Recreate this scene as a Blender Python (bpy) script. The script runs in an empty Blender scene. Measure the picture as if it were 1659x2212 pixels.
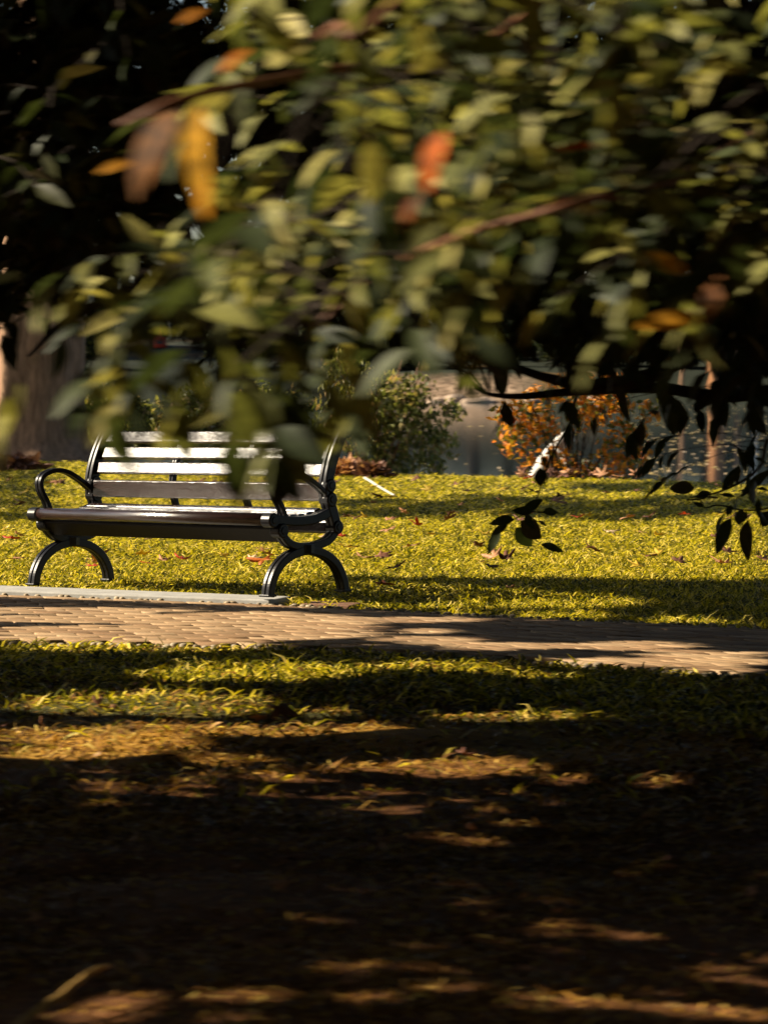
import bpy, bmesh, math, random
import numpy as np
from mathutils import Vector, Matrix

rng = np.random.default_rng(7)
random.seed(7)
SC = bpy.context.scene
COL = SC.collection

# ------------------------------------------------------------------ camera, sky, sun
H = 1.23                 # eye height
FPX = 7092.0             # focal length in pixels of a 1659 px wide picture
YH = 800.0               # horizon row in a 1659 x 2212 picture
cam = bpy.data.cameras.new("Camera")
camo = bpy.data.objects.new("Camera", cam); COL.objects.link(camo)
camo.location = (0, 0, H); camo.rotation_euler = (math.radians(90), 0, 0)
cam.sensor_fit = 'HORIZONTAL'; cam.sensor_width = 36.0
cam.lens = 36.0 * FPX / 1659.0
cam.shift_y = -(1106.0 - YH) / 1659.0
cam.clip_start = 0.1; cam.clip_end = 2000
cam.dof.use_dof = True; cam.dof.focus_distance = 18.6
cam.dof.aperture_fstop = 13.0
cam.dof.aperture_ratio = 0.30
SC.camera = camo

L = Vector((-0.836, 0.07, 0.545)).normalized()      # towards the sun
EL = math.asin(L.z)
world = bpy.data.worlds.new("World"); SC.world = world; world.use_nodes = True
wn = world.node_tree.nodes; wl = world.node_tree.links
bg = wn.get("Background") or wn.new("ShaderNodeBackground")
sky = wn.new("ShaderNodeTexSky"); sky.sky_type = 'NISHITA'; sky.sun_disc = False
sky.sun_elevation = EL; sky.sun_rotation = math.atan2(L.x, L.y)
sky.air_density = 1.0; sky.dust_density = 1.2; sky.ozone_density = 1.0
wl.new(sky.outputs[0], bg.inputs[0]); bg.inputs[1].default_value = 0.05
sun = bpy.data.lights.new("Sun", 'SUN'); sun.energy = 5.0; sun.angle = math.radians(0.5)
sun.color = (1.0, 0.87, 0.66)
suno = bpy.data.objects.new("Sun", sun); COL.objects.link(suno)
suno.rotation_euler = (-L).to_track_quat('-Z', 'Y').to_euler()
suno.location = L * 60
SC.view_settings.view_transform = 'Standard'; SC.view_settings.look = 'None'
SC.view_settings.exposure = 1.3; SC.view_settings.gamma = 1.0
SC.cycles.max_bounces = 6; SC.cycles.transparent_max_bounces = 8
SC.cycles.use_denoising = True

# ------------------------------------------------------------------ helpers
def proj(x, y, z):
    return 829.5 + FPX * x / y, YH - FPX * (z - H) / y
def at(px, py, Y):                         # the point at depth Y seen at a pixel of the photograph
    return np.array([(px - 829.5) * Y / FPX, Y, H - (py - YH) * Y / FPX])
def gnd(px, py):
    Y = H * FPX / (py - YH)
    return ((px - 829.5) * Y / FPX, Y)
def sstep(t):
    t = np.clip(t, 0, 1); return t * t * (3 - 2 * t)

def tag(o, label=None, cat=None, group=None, kind=None):
    if label: o['label'] = label
    if cat: o['category'] = cat
    if group: o['group'] = group
    if kind: o['kind'] = kind
    return o
def empty(name, loc=(0, 0, 0), label=None, cat=None, group=None):
    o = bpy.data.objects.new(name, None); COL.objects.link(o)
    o.empty_display_size = 0.1; o.location = loc
    return tag(o, label, cat, group)

def mesh_np(name, V, faces, mat, parent=None, tint=None, smooth=False, loc=None):
    """V (n,3); faces: list of (m,k) index arrays; tint: one value per face"""
    me = bpy.data.meshes.new(name)
    V = np.asarray(V, np.float32)
    faces = [np.asarray(f, np.int32) for f in faces if len(f)]
    if loc is not None: V = V - np.asarray(loc, np.float32)
    me.vertices.add(len(V)); me.vertices.foreach_set('co', V.ravel())
    tot = np.concatenate([np.full(len(f), f.shape[1], np.int32) for f in faces])
    idx = np.concatenate([f.ravel() for f in faces])
    me.loops.add(len(idx)); me.loops.foreach_set('vertex_index', idx)
    me.polygons.add(len(tot))
    st = np.concatenate([[0], np.cumsum(tot)[:-1]]).astype(np.int32)
    me.polygons.foreach_set('loop_start', st)
    me.update(calc_edges=True)
    if smooth: me.polygons.foreach_set('use_smooth', np.ones(len(tot), bool))
    if tint is not None:
        a = me.attributes.new('tint', 'FLOAT', 'FACE'); a.data.foreach_set('value', np.asarray(tint, np.float32))
    me.materials.append(mat)
    o = bpy.data.objects.new(name, me); COL.objects.link(o)
    if parent is not None: o.parent = parent
    elif loc is not None: o.location = loc
    return o

class MB:
    """collects shapes and links them as ONE mesh"""
    def __init__(s): s.V = []; s.F4 = []; s.F3 = []; s.FN = []; s.n = 0
    def add(s, V, quads=(), tris=(), ngons=()):
        V = np.asarray(V, float).reshape(-1, 3)
        for f in quads: s.F4.append([i + s.n for i in f])
        for f in tris: s.F3.append([i + s.n for i in f])
        for f in ngons: s.FN.append([i + s.n for i in f])
        s.V.append(V); s.n += len(V)
    def tube(s, pts, rad, k=7, caps=True):
        pts = np.asarray(pts, float); n = len(pts)
        rad = np.broadcast_to(np.asarray(rad, float), (n,))
        T = np.gradient(pts, axis=0); T /= np.linalg.norm(T, axis=1)[:, None] + 1e-9
        up = np.array([0.13, 0.21, 0.97]); 
        if abs(T[0] @ up) > .93: up = np.array([0.95, 0.2, 0.1])
        V = []; A = None
        for i in range(n):
            if A is None: A = np.cross(T[i], up)
            else: A = A - T[i] * (A @ T[i])
            A /= np.linalg.norm(A) + 1e-9; B = np.cross(T[i], A)
            for j in range(k):
                a = 2 * math.pi * j / k
                V.append(pts[i] + rad[i] * (math.cos(a) * A + math.sin(a) * B))
        q = [(i*k+j, i*k+(j+1) % k, (i+1)*k+(j+1) % k, (i+1)*k+j) for i in range(n-1) for j in range(k)]
        ng = [tuple(range(k))[::-1], tuple((n-1)*k + j for j in range(k))] if caps else []
        s.add(V, q, ngons=ng)
    def sweep(s, path, sec):
        """path: (y,z) points in the bench's side plane; sec: closed list of (normal offset, x)"""
        P = np.asarray(path, float); n = len(P); k = len(sec)
        T = np.gradient(P, axis=0); T /= np.linalg.norm(T, axis=1)[:, None]
        N = np.stack([-T[:, 1], T[:, 0]], 1)
        V = []
        for i in range(n):
            for (a, x) in sec:
                V.append((x, P[i, 0] + N[i, 0] * a, P[i, 1] + N[i, 1] * a))
        q = [(i*k+j, i*k+(j+1) % k, (i+1)*k+(j+1) % k, (i+1)*k+j) for i in range(n-1) for j in range(k)]
        s.add(V, q, ngons=[tuple(range(k))[::-1], tuple((n-1)*k + j for j in range(k))])
    def box(s, c, d, R=None):
        V = np.array([[sx, sy, sz] for sx in (-1, 1) for sy in (-1, 1) for sz in (-1, 1)]) * np.asarray(d) / 2
        if R is not None: V = V @ np.asarray(R).T
        s.add(V + np.asarray(c), [(0,1,3,2), (4,6,7,5), (0,4,5,1), (2,3,7,6), (0,2,6,4), (1,5,7,3)])
    def build(s, name, mat, parent=None, smooth=False, bevel=0.0, loc=None):
        me = bpy.data.meshes.new(name)
        V = np.concatenate(s.V)
        if loc is not None: V = V - np.asarray(loc)
        me.from_pydata([tuple(v) for v in V], [], s.F4 + s.F3 + s.FN); me.update()
        bm = bmesh.new(); bm.from_mesh(me); bmesh.ops.recalc_face_normals(bm, faces=bm.faces[:]); bm.to_mesh(me); bm.free()
        me.materials.append(mat)
        o = bpy.data.objects.new(name, me); COL.objects.link(o)
        if parent is not None: o.parent = parent
        elif loc is not None: o.location = loc
        if smooth: me.polygons.foreach_set('use_smooth', np.ones(len(me.polygons), bool))
        if bevel:
            m = o.modifiers.new('bevel', 'BEVEL'); m.width = bevel; m.segments = 2; m.limit_method = 'ANGLE'; m.angle_limit = math.radians(40)
            if smooth: m.harden_normals = False
        return o

def spline(P, n):
    """Catmull-Rom through P"""
    P = np.asarray(P, float); Q = np.vstack([2*P[0]-P[1], P, 2*P[-1]-P[-2]])
    out = []
    for i in range(len(P) - 1):
        p0, p1, p2, p3 = Q[i:i+4]
        for t in np.linspace(0, 1, n, endpoint=False):
            out.append(.5*((2*p1)+(-p0+p2)*t+(2*p0-5*p1+4*p2-p3)*t*t+(-p0+3*p1-3*p2+p3)*t**3))
    out.append(P[-1]); return np.array(out)

# ---- leaves
def leaf_template(n=5, width=.40, fold=.18, droop=.25, wave=.0):
    V = []; 
    for i in range(n + 1):
        t = i / n
        w = width * (math.sin(math.pi * min(1, t ** .85)) ** .8) * .5 if 0 < i < n else .012
        z = -droop * t * t
        V += [(t, -w, z + fold * w * 2 + wave*math.sin(9*t)), (t, 0, z), (t, w, z + fold * w * 2 - wave*math.sin(9*t))]
    q = []
    for i in range(n):
        a = 3 * i
        q += [(a, a+1, a+4, a+3), (a+1, a+2, a+5, a+4)]
    return np.array(V), np.array(q)
LEAF5 = leaf_template(6, .37, .14, .24, .012)
LEAF3 = leaf_template(3, .42, .16, .18)
DIAM = (np.array([(-.5, 0, 0), (0, -.24, .06), (.5, 0, -.12), (0, .24, .06)]), np.array([(0, 1, 2), (0, 2, 3)]))

def instance(tmpl, loc, axis, normal, size, wscale=1.0):
    TV, TF = tmpl
    axis = axis / (np.linalg.norm(axis, axis=1)[:, None] + 1e-9)
    side = np.cross(normal, axis); side /= np.linalg.norm(side, axis=1)[:, None] + 1e-9
    nor = np.cross(axis, side)
    size = np.asarray(size)[:, None, None]
    ws = np.broadcast_to(np.asarray(wscale, float), (len(loc),))[:, None, None]
    V = loc[:, None, :] + size * (TV[None, :, 0:1] * axis[:, None, :] + ws * TV[None, :, 1:2] * side[:, None, :] + TV[None, :, 2:3] * nor[:, None, :])
    F = TF[None] + (np.arange(len(loc)) * len(TV))[:, None, None]
    return V.reshape(-1, 3), F.reshape(-1, TF.shape[1])
def rand_dirs(n, zbias=0.0):
    v = rng.normal(size=(n, 3)); v[:, 2] += zbias
    return v / np.linalg.norm(v, axis=1)[:, None]
def leaves(name, loc, mat, parent=None, tmpl=DIAM, size=(.08, .14), axis=None, normal=None, smooth=False, at_loc=None):
    n = len(loc)
    axis = rand_dirs(n, -.35) if axis is None else axis
    normal = rand_dirs(n, .9) if normal is None else normal
    s = rng.uniform(size[0], size[1], n)
    V, F = instance(tmpl, loc, axis, normal, s, rng.uniform(.8, 1.2, n))
    t = np.repeat(rng.random(n), len(tmpl[1]))
    return mesh_np(name, V, [F], mat, parent, t, smooth, at_loc)

# ------------------------------------------------------------------ materials
MATS = {}
def new_mat(name):
    m = bpy.data.materials.new(name); m.use_nodes = True
    nt = m.node_tree; nt.nodes.clear()
    out = nt.nodes.new('ShaderNodeOutputMaterial')
    return m, nt, out
def N(nt, t, **kw):
    n = nt.nodes.new(t)
    for k, v in kw.items():
        if k in n.inputs: n.inputs[k].default_value = v
        else: setattr(n, k, v)
    return n
def ramp(nt, stops, src=None):
    r = nt.nodes.new('ShaderNodeValToRGB'); e = r.color_ramp.elements
    while len(e) < len(stops): e.new(.5)
    for i, (p, c) in enumerate(stops): e[i].position = p; e[i].color = (*c, 1)
    if src is not None: nt.links.new(src, r.inputs[0])
    return r
def foliage(name, stops, trans=.35, rough=.45, spec=.4, tcol=1.3, noise=True, var=.3, nsc=60.):
    m, nt, out = new_mat(name)
    at_ = N(nt, 'ShaderNodeAttribute', attribute_name='tint')
    r = ramp(nt, stops, at_.outputs['Fac'])
    col = r.outputs[0]
    if noise:
        tc = N(nt, 'ShaderNodeTexCoord'); nz = N(nt, 'ShaderNodeTexNoise', Scale=nsc, Detail=4.0)
        nt.links.new(tc.outputs['Object'], nz.inputs['Vector'])
        mr = N(nt, 'ShaderNodeMapRange'); mr.inputs[1].default_value = .3; mr.inputs[2].default_value = .7; mr.inputs[3].default_value = 1-var; mr.inputs[4].default_value = 1+var*.8
        nt.links.new(nz.outputs[0], mr.inputs[0])
        mx = N(nt, 'ShaderNodeMixRGB', blend_type='MULTIPLY'); mx.inputs[0].default_value = 1
        nt.links.new(col, mx.inputs[1]); nt.links.new(mr.outputs[0], mx.inputs[2]); col = mx.outputs[0]
    p = N(nt, 'ShaderNodeBsdfPrincipled', Roughness=rough); p.inputs['Specular IOR Level'].default_value = spec
    nt.links.new(col, p.inputs['Base Color'])
    tr = N(nt, 'ShaderNodeBsdfTranslucent')
    g = N(nt, 'ShaderNodeMixRGB', blend_type='MULTIPLY'); g.inputs[0].default_value = 1; g.inputs[2].default_value = (tcol, tcol, tcol*.55, 1)
    nt.links.new(col, g.inputs[1]); nt.links.new(g.outputs[0], tr.inputs[0])
    mix = N(nt, 'ShaderNodeMixShader'); mix.inputs[0].default_value = trans
    nt.links.new(p.outputs[0], mix.inputs[1]); nt.links.new(tr.outputs[0], mix.inputs[2])
    nt.links.new(mix.outputs[0], out.inputs[0])
    return m
def solid(name, col, rough=.6, spec=.4, noise_scale=20., var=.35, bump=0., metal=0., coat=0., stretch=(1, 1, 1)):
    m, nt, out = new_mat(name)
    tc = N(nt, 'ShaderNodeTexCoord'); mp = N(nt, 'ShaderNodeMapping'); mp.inputs['Scale'].default_value = stretch
    nz = N(nt, 'ShaderNodeTexNoise', Scale=noise_scale, Detail=6.0, Roughness=.65)
    nt.links.new(tc.outputs['Object'], mp.inputs[0]); nt.links.new(mp.outputs[0], nz.inputs['Vector'])
    lo = tuple(c*(1-var) for c in col); hi = tuple(min(1, c*(1+var)) for c in col)
    r = ramp(nt, [(.3, lo), (.7, hi)], nz.outputs[0])
    p = N(nt, 'ShaderNodeBsdfPrincipled', Roughness=rough, Metallic=metal); p.inputs['Specular IOR Level'].default_value = spec
    p.inputs['Coat Weight'].default_value = coat; p.inputs['Coat Roughness'].default_value = .18
    nt.links.new(r.outputs[0], p.inputs['Base Color'])
    if bump:
        b = N(nt, 'ShaderNodeBump', Strength=bump, Distance=.01); nt.links.new(nz.outputs[0], b.inputs['Height']); nt.links.new(b.outputs[0], p.inputs['Normal'])
    nt.links.new(p.outputs[0], out.inputs[0]); return m

M_leaf_near_sunlit = foliage('leaf_near_sunlit', [(0, (.016, .024, .010)), (.45, (.048, .060, .022)), (.8, (.23, .22, .062)), (1, (.32, .27, .085))], .26, .55, .14, 1.9)  # sunlit leaf tones put into the colour ramp, dark ones for shaded leaves
M_leaf_shade = foliage('leaf_shade', [(0, (.02, .03, .010)), (.7, (.04, .05, .015)), (1, (.07, .05, .02))], .25, .5, .25, 1.2)  # darker copy of the same leaf, shade put into its colour
M_leaf_yellow = foliage('leaf_yellow', [(0, (.66, .36, .03)), (.5, (.60, .22, .012)), (.78, (.50, .10, .008)), (1, (.15, .06, .008))], .5, .6, .12, 1.3, True, .75, 38.)
M_leaf_far = foliage('leaf_far', [(0, (.010, .016, .006)), (.8, (.026, .032, .010)), (1, (.06, .04, .014))], .25, .6, .1, 1.2, False)
M_leaf_green = foliage('leaf_green', [(0, (.05, .06, .016)), (.45, (.15, .16, .035)), (.8, (.32, .30, .08)), (1, (.42, .25, .13))], .35, .5, .3, 1.5, False)
M_leaf_orange = foliage('leaf_orange', [(0, (.05, .065, .012)), (.3, (.16, .16, .025)), (.5, (.50, .18, .012)), (.85, (.82, .33, .028)), (1, (.65, .15, .04))], .4, .5, .3, 1.3, False)
M_grass = foliage('grass', [(0, (.020, .030, .004)), (.27, (.105, .105, .006)), (.47, (.31, .265, .010)), (.75, (.64, .505, .016)), (1, (.92, .72, .20))], .42, .42, .28, 1.3, False)
M_litter = foliage('litter', [(0, (.05, .022, .008)), (.4, (.19, .085, .018)), (.75, (.42, .22, .035)), (1, (.55, .40, .10))], .2, .5, .35, 1.2, False)
M_red = foliage('fallen_red', [(0, (.50, .07, .02)), (1, (.38, .05, .02))], .35, .5, .3, 1.3)
M_orange = foliage('fallen_orange', [(0, (.60, .19, .03)), (1, (.5, .14, .03))], .35, .5, .3, 1.3)
M_tan = foliage('fallen_tan', [(0, (.50, .27, .14)), (1, (.42, .20, .10))], .3, .55, .3, 1.2)
M_cream = foliage('fallen_cream', [(0, (.72, .55, .36)), (1, (.65, .46, .26))], .3, .55, .3, 1.1)
M_brown = foliage('fallen_brown', [(0, (.20, .085, .05)), (1, (.14, .06, .035))], .25, .6, .3, 1.2)
M_yell = foliage('fallen_yellow', [(0, (.60, .42, .05)), (1, (.5, .33, .04))], .35, .5, .3, 1.2)
M_iron = solid('black_iron_paint', (.005, .005, .007), .34, .30, 160, .2, .05, 0, .0)
M_bark = solid('dark_bark', (.035, .025, .018), .85, .2, 30, .4, .6)
M_twig = solid('red_brown_twig', (.16, .065, .03), .6, .3, 40, .3, .3)
M_bark_pale = solid('pale_bark', (.24, .14, .08), .85, .2, 6, .45, .8, stretch=(3, 3, .5))
M_bark_rust = solid('rusty_bark', (.30, .14, .06), .85, .2, 6, .4, .8, stretch=(3, 3, .5))
M_white_bark = solid('white_wash', (.58, .56, .52), .8, .3, 14, .25, .5)
M_slab = solid('concrete', (.34, .33, .31), .8, .3, 9, .18, .3)
M_pebble = solid('pebble', (.30, .24, .16), .7, .3, 14, .5, .2)
M_rock = solid('rock', (.34, .25, .18), .85, .2, 1.2, .35, .6)
M_stick = solid('pale_stick', (.48, .45, .38), .6, .4, 30, .2, .2)
M_ystick = solid('dry_twig', (.42, .25, .07), .7, .3, 40, .3, .4)
M_redp = solid('red_paint', (.62, .07, .035), .35, .5, 3, .1)
M_whitep = solid('white_paint', (.75, .75, .75), .4, .5, 3, .06)
M_bluep = solid('blue_paint', (.03, .10, .55), .4, .5, 3, .1)
M_glass = solid('dark_glass', (.05, .05, .06), .08, .6, 3, .1)

def wood():
    m, nt, out = new_mat('varnished_wood')
    tc = N(nt, 'ShaderNodeTexCoord'); mp = N(nt, 'ShaderNodeMapping'); mp.inputs['Scale'].default_value = (2.2, 45, 45)
    nz = N(nt, 'ShaderNodeTexNoise', Scale=3.0, Detail=8.0, Roughness=.6)
    nt.links.new(tc.outputs['Object'], mp.inputs[0]); nt.links.new(mp.outputs[0], nz.inputs['Vector'])
    r = ramp(nt, [(.3, (.007, .0035, .003)), (.7, (.028, .010, .007))], nz.outputs[0])
    p = N(nt, 'ShaderNodeBsdfPrincipled', Roughness=.27); p.inputs['Specular IOR Level'].default_value = .55
    p.inputs['Coat Weight'].default_value = .7; p.inputs['Coat Roughness'].default_value = .2
    b = N(nt, 'ShaderNodeBump', Strength=.4, Distance=.003)
    n2 = N(nt, 'ShaderNodeTexNoise', Scale=9.0, Detail=5.0); nt.links.new(mp.outputs[0], n2.inputs['Vector'])
    nt.links.new(n2.outputs[0], b.inputs['Height'])
    for s in ('Normal', 'Coat Normal'): nt.links.new(b.outputs[0], p.inputs[s])
    nt.links.new(r.outputs[0], p.inputs['Base Color']); nt.links.new(p.outputs[0], out.inputs[0]); return m
M_wood = wood()
M_wood_shaded = solid('wood_shaded', (.006, .004, .004), .5, .12, 60, .3, .1)  # rail wood with the shade below the front rail put into its colour

def ground_mat():
    m, nt, out = new_mat('ground'); lk = nt.links.new
    g = N(nt, 'ShaderNodeNewGeometry'); sp = N(nt, 'ShaderNodeSeparateXYZ'); lk(g.outputs['Position'], sp.inputs[0])
    def noise(sc, d=6., ro=.6):
        n = N(nt, 'ShaderNodeTexNoise', Scale=sc, Detail=d, Roughness=ro); lk(g.outputs['Position'], n.inputs['Vector']); return n
    n1 = noise(1.3); n2 = noise(14.); n3 = noise(90., 4.)
    earth_shaded = ramp(nt, [(.25, (.05, .020, .007)), (.5, (.15, .060, .018)), (.75, (.30, .13, .038))], n2.outputs[0])  # brown earth, the near ground's shade put into its colour
    thatch_sunlit = ramp(nt, [(.25, (.22, .095, .014)), (.5, (.46, .23, .03)), (.75, (.66, .37, .055))], n2.outputs[0])  # dry thatch, sunlight put into its golden colour
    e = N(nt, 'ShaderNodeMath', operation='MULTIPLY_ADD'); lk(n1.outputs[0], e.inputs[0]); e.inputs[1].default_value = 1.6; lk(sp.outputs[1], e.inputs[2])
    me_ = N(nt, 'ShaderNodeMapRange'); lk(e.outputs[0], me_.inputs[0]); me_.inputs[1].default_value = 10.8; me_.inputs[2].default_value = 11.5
    soil = N(nt, 'ShaderNodeMixRGB'); lk(me_.outputs[0], soil.inputs[0]); lk(earth_shaded.outputs[0], soil.inputs[1]); lk(thatch_sunlit.outputs[0], soil.inputs[2])
    turf = ramp(nt, [(.3, (.035, .035, .010)), (.7, (.11, .10, .022))], n2.outputs[0])
    fb = ramp(nt, [(.36, (.05, .035, .022)), (.5, (.24, .16, .10)), (.7, (.45, .32, .21))], noise(2.2, 8., .7).outputs[0])  # tan dry bank, lightened as sunlit over one stretch
    fh = ramp(nt, [(.3, (.012, .016, .010)), (.58, (.022, .026, .015)), (.64, (.13, .07, .022)), (.7, (.03, .026, .014))], noise(.09).outputs[0])  # dark slope, a few brown patches with sunlight put into the colour
    mh = N(nt, 'ShaderNodeMapRange'); lk(sp.outputs[1], mh.inputs[0]); mh.inputs[1].default_value = 184.5; mh.inputs[2].default_value = 187.5
    far = N(nt, 'ShaderNodeMixRGB'); mxx = N(nt, 'ShaderNodeMath', operation='SUBTRACT'); lk(sp.outputs[0], mxx.inputs[0]); mxx.inputs[1].default_value = 4.6
    mab = N(nt, 'ShaderNodeMath', operation='ABSOLUTE'); lk(mxx.outputs[0], mab.inputs[0])
    mr2 = N(nt, 'ShaderNodeMapRange'); lk(mab.outputs[0], mr2.inputs[0]); mr2.inputs[1].default_value = 2.5; mr2.inputs[2].default_value = 4.5
    mmx = N(nt, 'ShaderNodeMath', operation='MAXIMUM'); lk(mh.outputs[0], mmx.inputs[0]); lk(mr2.outputs[0], mmx.inputs[1]); lk(mmx.outputs[0], far.inputs[0]); lk(fb.outputs[0], far.inputs[1]); lk(fh.outputs[0], far.inputs[2])
    # soil (near) to turf, edge broken by noise
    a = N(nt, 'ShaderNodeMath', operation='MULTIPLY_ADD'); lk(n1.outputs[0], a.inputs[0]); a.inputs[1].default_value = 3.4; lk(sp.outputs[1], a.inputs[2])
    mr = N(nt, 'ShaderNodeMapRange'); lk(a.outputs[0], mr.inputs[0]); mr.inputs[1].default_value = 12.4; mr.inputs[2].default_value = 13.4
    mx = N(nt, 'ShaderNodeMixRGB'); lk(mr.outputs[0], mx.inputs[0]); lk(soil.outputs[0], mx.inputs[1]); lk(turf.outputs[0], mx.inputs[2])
    mf = N(nt, 'ShaderNodeMapRange'); lk(sp.outputs[1], mf.inputs[0]); mf.inputs[1].default_value = 100; mf.inputs[2].default_value = 110
    m2 = N(nt, 'ShaderNodeMixRGB'); lk(mf.outputs[0], m2.inputs[0]); lk(mx.outputs[0], m2.inputs[1]); lk(far.outputs[0], m2.inputs[2])
    p = N(nt, 'ShaderNodeBsdfPrincipled', Roughness=.9); p.inputs['Specular IOR Level'].default_value = .15
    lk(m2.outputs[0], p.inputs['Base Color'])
    ad = N(nt, 'ShaderNodeMath', operation='ADD'); lk(n2.outputs[0], ad.inputs[0]); lk(n3.outputs[0], ad.inputs[1])
    b = N(nt, 'ShaderNodeBump', Strength=.9, Distance=.02); lk(ad.outputs[0], b.inputs['Height']); lk(b.outputs[0], p.inputs['Normal'])
    lk(p.outputs[0], out.inputs[0]); return m
M_ground = ground_mat()

def paver_mat():
    m, nt, out = new_mat('pavers'); lk = nt.links.new
    at_ = N(nt, 'ShaderNodeAttribute', attribute_name='tint')
    r = ramp(nt, [(0, (.22, .125, .06)), (.5, (.31, .195, .10)), (1, (.39, .26, .145))], at_.outputs['Fac'])
    g = N(nt, 'ShaderNodeNewGeometry')
    nz = N(nt, 'ShaderNodeTexNoise', Scale=35., Detail=6., Roughness=.7); lk(g.outputs['Position'], nz.inputs['Vector'])
    nb = N(nt, 'ShaderNodeTexNoise', Scale=2.2, Detail=4.); lk(g.outputs['Position'], nb.inputs['Vector'])
    ad = N(nt, 'ShaderNodeMath', operation='ADD'); lk(nz.outputs[0], ad.inputs[0]); lk(nb.outputs[0], ad.inputs[1])
    mr = N(nt, 'ShaderNodeMapRange'); lk(ad.outputs[0], mr.inputs[0]); mr.inputs[1].default_value = .6; mr.inputs[2].default_value = 1.4; mr.inputs[3].default_value = .65; mr.inputs[4].default_value = 1.25
    mx = N(nt, 'ShaderNodeMixRGB', blend_type='MULTIPLY'); mx.inputs[0].default_value = 1; lk(r.outputs[0], mx.inputs[1]); lk(mr.outputs[0], mx.inputs[2])
    p = N(nt, 'ShaderNodeBsdfPrincipled', Roughness=.8); p.inputs['Specular IOR Level'].default_value = .3
    b = N(nt, 'ShaderNodeBump', Strength=.5, Distance=.004); lk(nz.outputs[0], b.inputs['Height']); lk(b.outputs[0], p.inputs['Normal'])
    lk(mx.outputs[0], p.inputs['Base Color']); lk(p.outputs[0], out.inputs[0]); return m
M_paver = paver_mat()

def water_mat():
    m, nt, out = new_mat('pond_water'); lk = nt.links.new
    g = N(nt, 'ShaderNodeNewGeometry')
    mp = N(nt, 'ShaderNodeMapping'); mp.inputs['Scale'].default_value = (1.0, .35, 1); lk(g.outputs['Position'], mp.inputs[0])
    n1 = N(nt, 'ShaderNodeTexNoise', Scale=2.6, Detail=5., Roughness=.6); lk(mp.outputs[0], n1.inputs['Vector'])
    p = N(nt, 'ShaderNodeBsdfPrincipled', Roughness=.06, IOR=1.33); p.inputs['Base Color'].default_value = (.013, .022, .031, 1)
    b = N(nt, 'ShaderNodeBump', Strength=.10, Distance=.02); lk(n1.outputs[0], b.inputs['Height']); lk(b.outputs[0], p.inputs['Normal'])
    lk(p.outputs[0], out.inputs[0]); return m
M_water = water_mat()

# ------------------------------------------------------------------ the setting: ground, water, path
_sn = [(rng.normal(size=2), rng.uniform(0, 6.28)) for _ in range(26)]
def bumps(x, y, amp, k):
    z = 0
    for i, (d, ph) in enumerate(_sn):
        f = k * (1 + .35 * (i % 9)); d = d / np.linalg.norm(d)
        z = z + np.sin(f * (d[0]*x + d[1]*y) + ph) / (1 + .35*(i % 9))
    return amp * z / 6
def lawn_edge(x): return 38.8 - .97 * np.clip(x, -7, 12)
FAR_P = np.array([(-30, 26.5), (-6, 19.9), (-2.1, 17.98), (-.556, 17.17), (.39, 16.45), (1.83, 15.55), (6, 13.2), (30, 3.)])
NEAR_P = np.array([(-30, 21.0), (-6, 15.7), (-1.73, 14.86), (-.58, 14.66), (.40, 14.15), (.96, 13.65), (1.54, 13.15), (6, 9.8), (30, -6.)])
def far_edge(x): return np.interp(x, FAR_P[:, 0], FAR_P[:, 1])
def near_edge(x): return np.interp(x, NEAR_P[:, 0], NEAR_P[:, 1])
def ground_z(x, y):
    x = np.asarray(x, float); y = np.asarray(y, float)
    near = 1 - sstep((y - (near_edge(x) - 1.6)) / 1.3)
    z = bumps(x, y, .035, 2.2) * near + bumps(x+9, y, .012, 7.) * near
    lawn = sstep((y - far_edge(x) - .4) / 2.)
    z = z + bumps(x, y, .03, 1.1) * lawn - .02*(1-near)*(1-lawn)
    ye = lawn_edge(x)
    z = z - 1.7 * sstep((y - ye) / 1.6)
    z = z + 2.9 * sstep((y - 177) / 11) + np.clip(y - 188, 0, 200) * .055 + bumps(x*.1, y*.1, .25, 2.) * sstep((y-176)/8)
    return z
def lines(parts): return np.unique(np.round(np.concatenate(parts), 4))
xs = lines([np.arange(-3.2, 3.2, .055), np.arange(-8, 8, .3), np.array([-14, -11, 11, 14, -20, 20, -28, 28, -40, 40, -60, 60, -100, 100, -200, 200, -420, 420.])])
ys = lines([np.array([-300, -150, -80, -40, -20, -10, -4, 0, 2.]), np.arange(3, 15, .055), np.arange(15, 46, .2), np.arange(46, 60, 2), np.arange(60, 176, 8), np.arange(176, 192, 1.), np.arange(192, 300, 6), np.array([330, 380, 450, 600.])])
GX, GY = np.meshgrid(xs, ys)
GZ = ground_z(GX, GY)
nx = len(xs); ny = len(ys)
ii = np.arange(nx*ny).reshape(ny, nx)
gf = np.stack([ii[:-1, :-1], ii[:-1, 1:], ii[1:, 1:], ii[1:, :-1]], -1).reshape(-1, 4)
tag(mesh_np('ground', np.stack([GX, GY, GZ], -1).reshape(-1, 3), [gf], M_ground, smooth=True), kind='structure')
wz = -.55
tag(mesh_np('pond_water', [(-300, 27, wz), (300, 27, wz), (300, 186, wz), (-300, 186, wz)], [[(0, 1, 2, 3)]], M_water), kind='structure')

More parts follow.
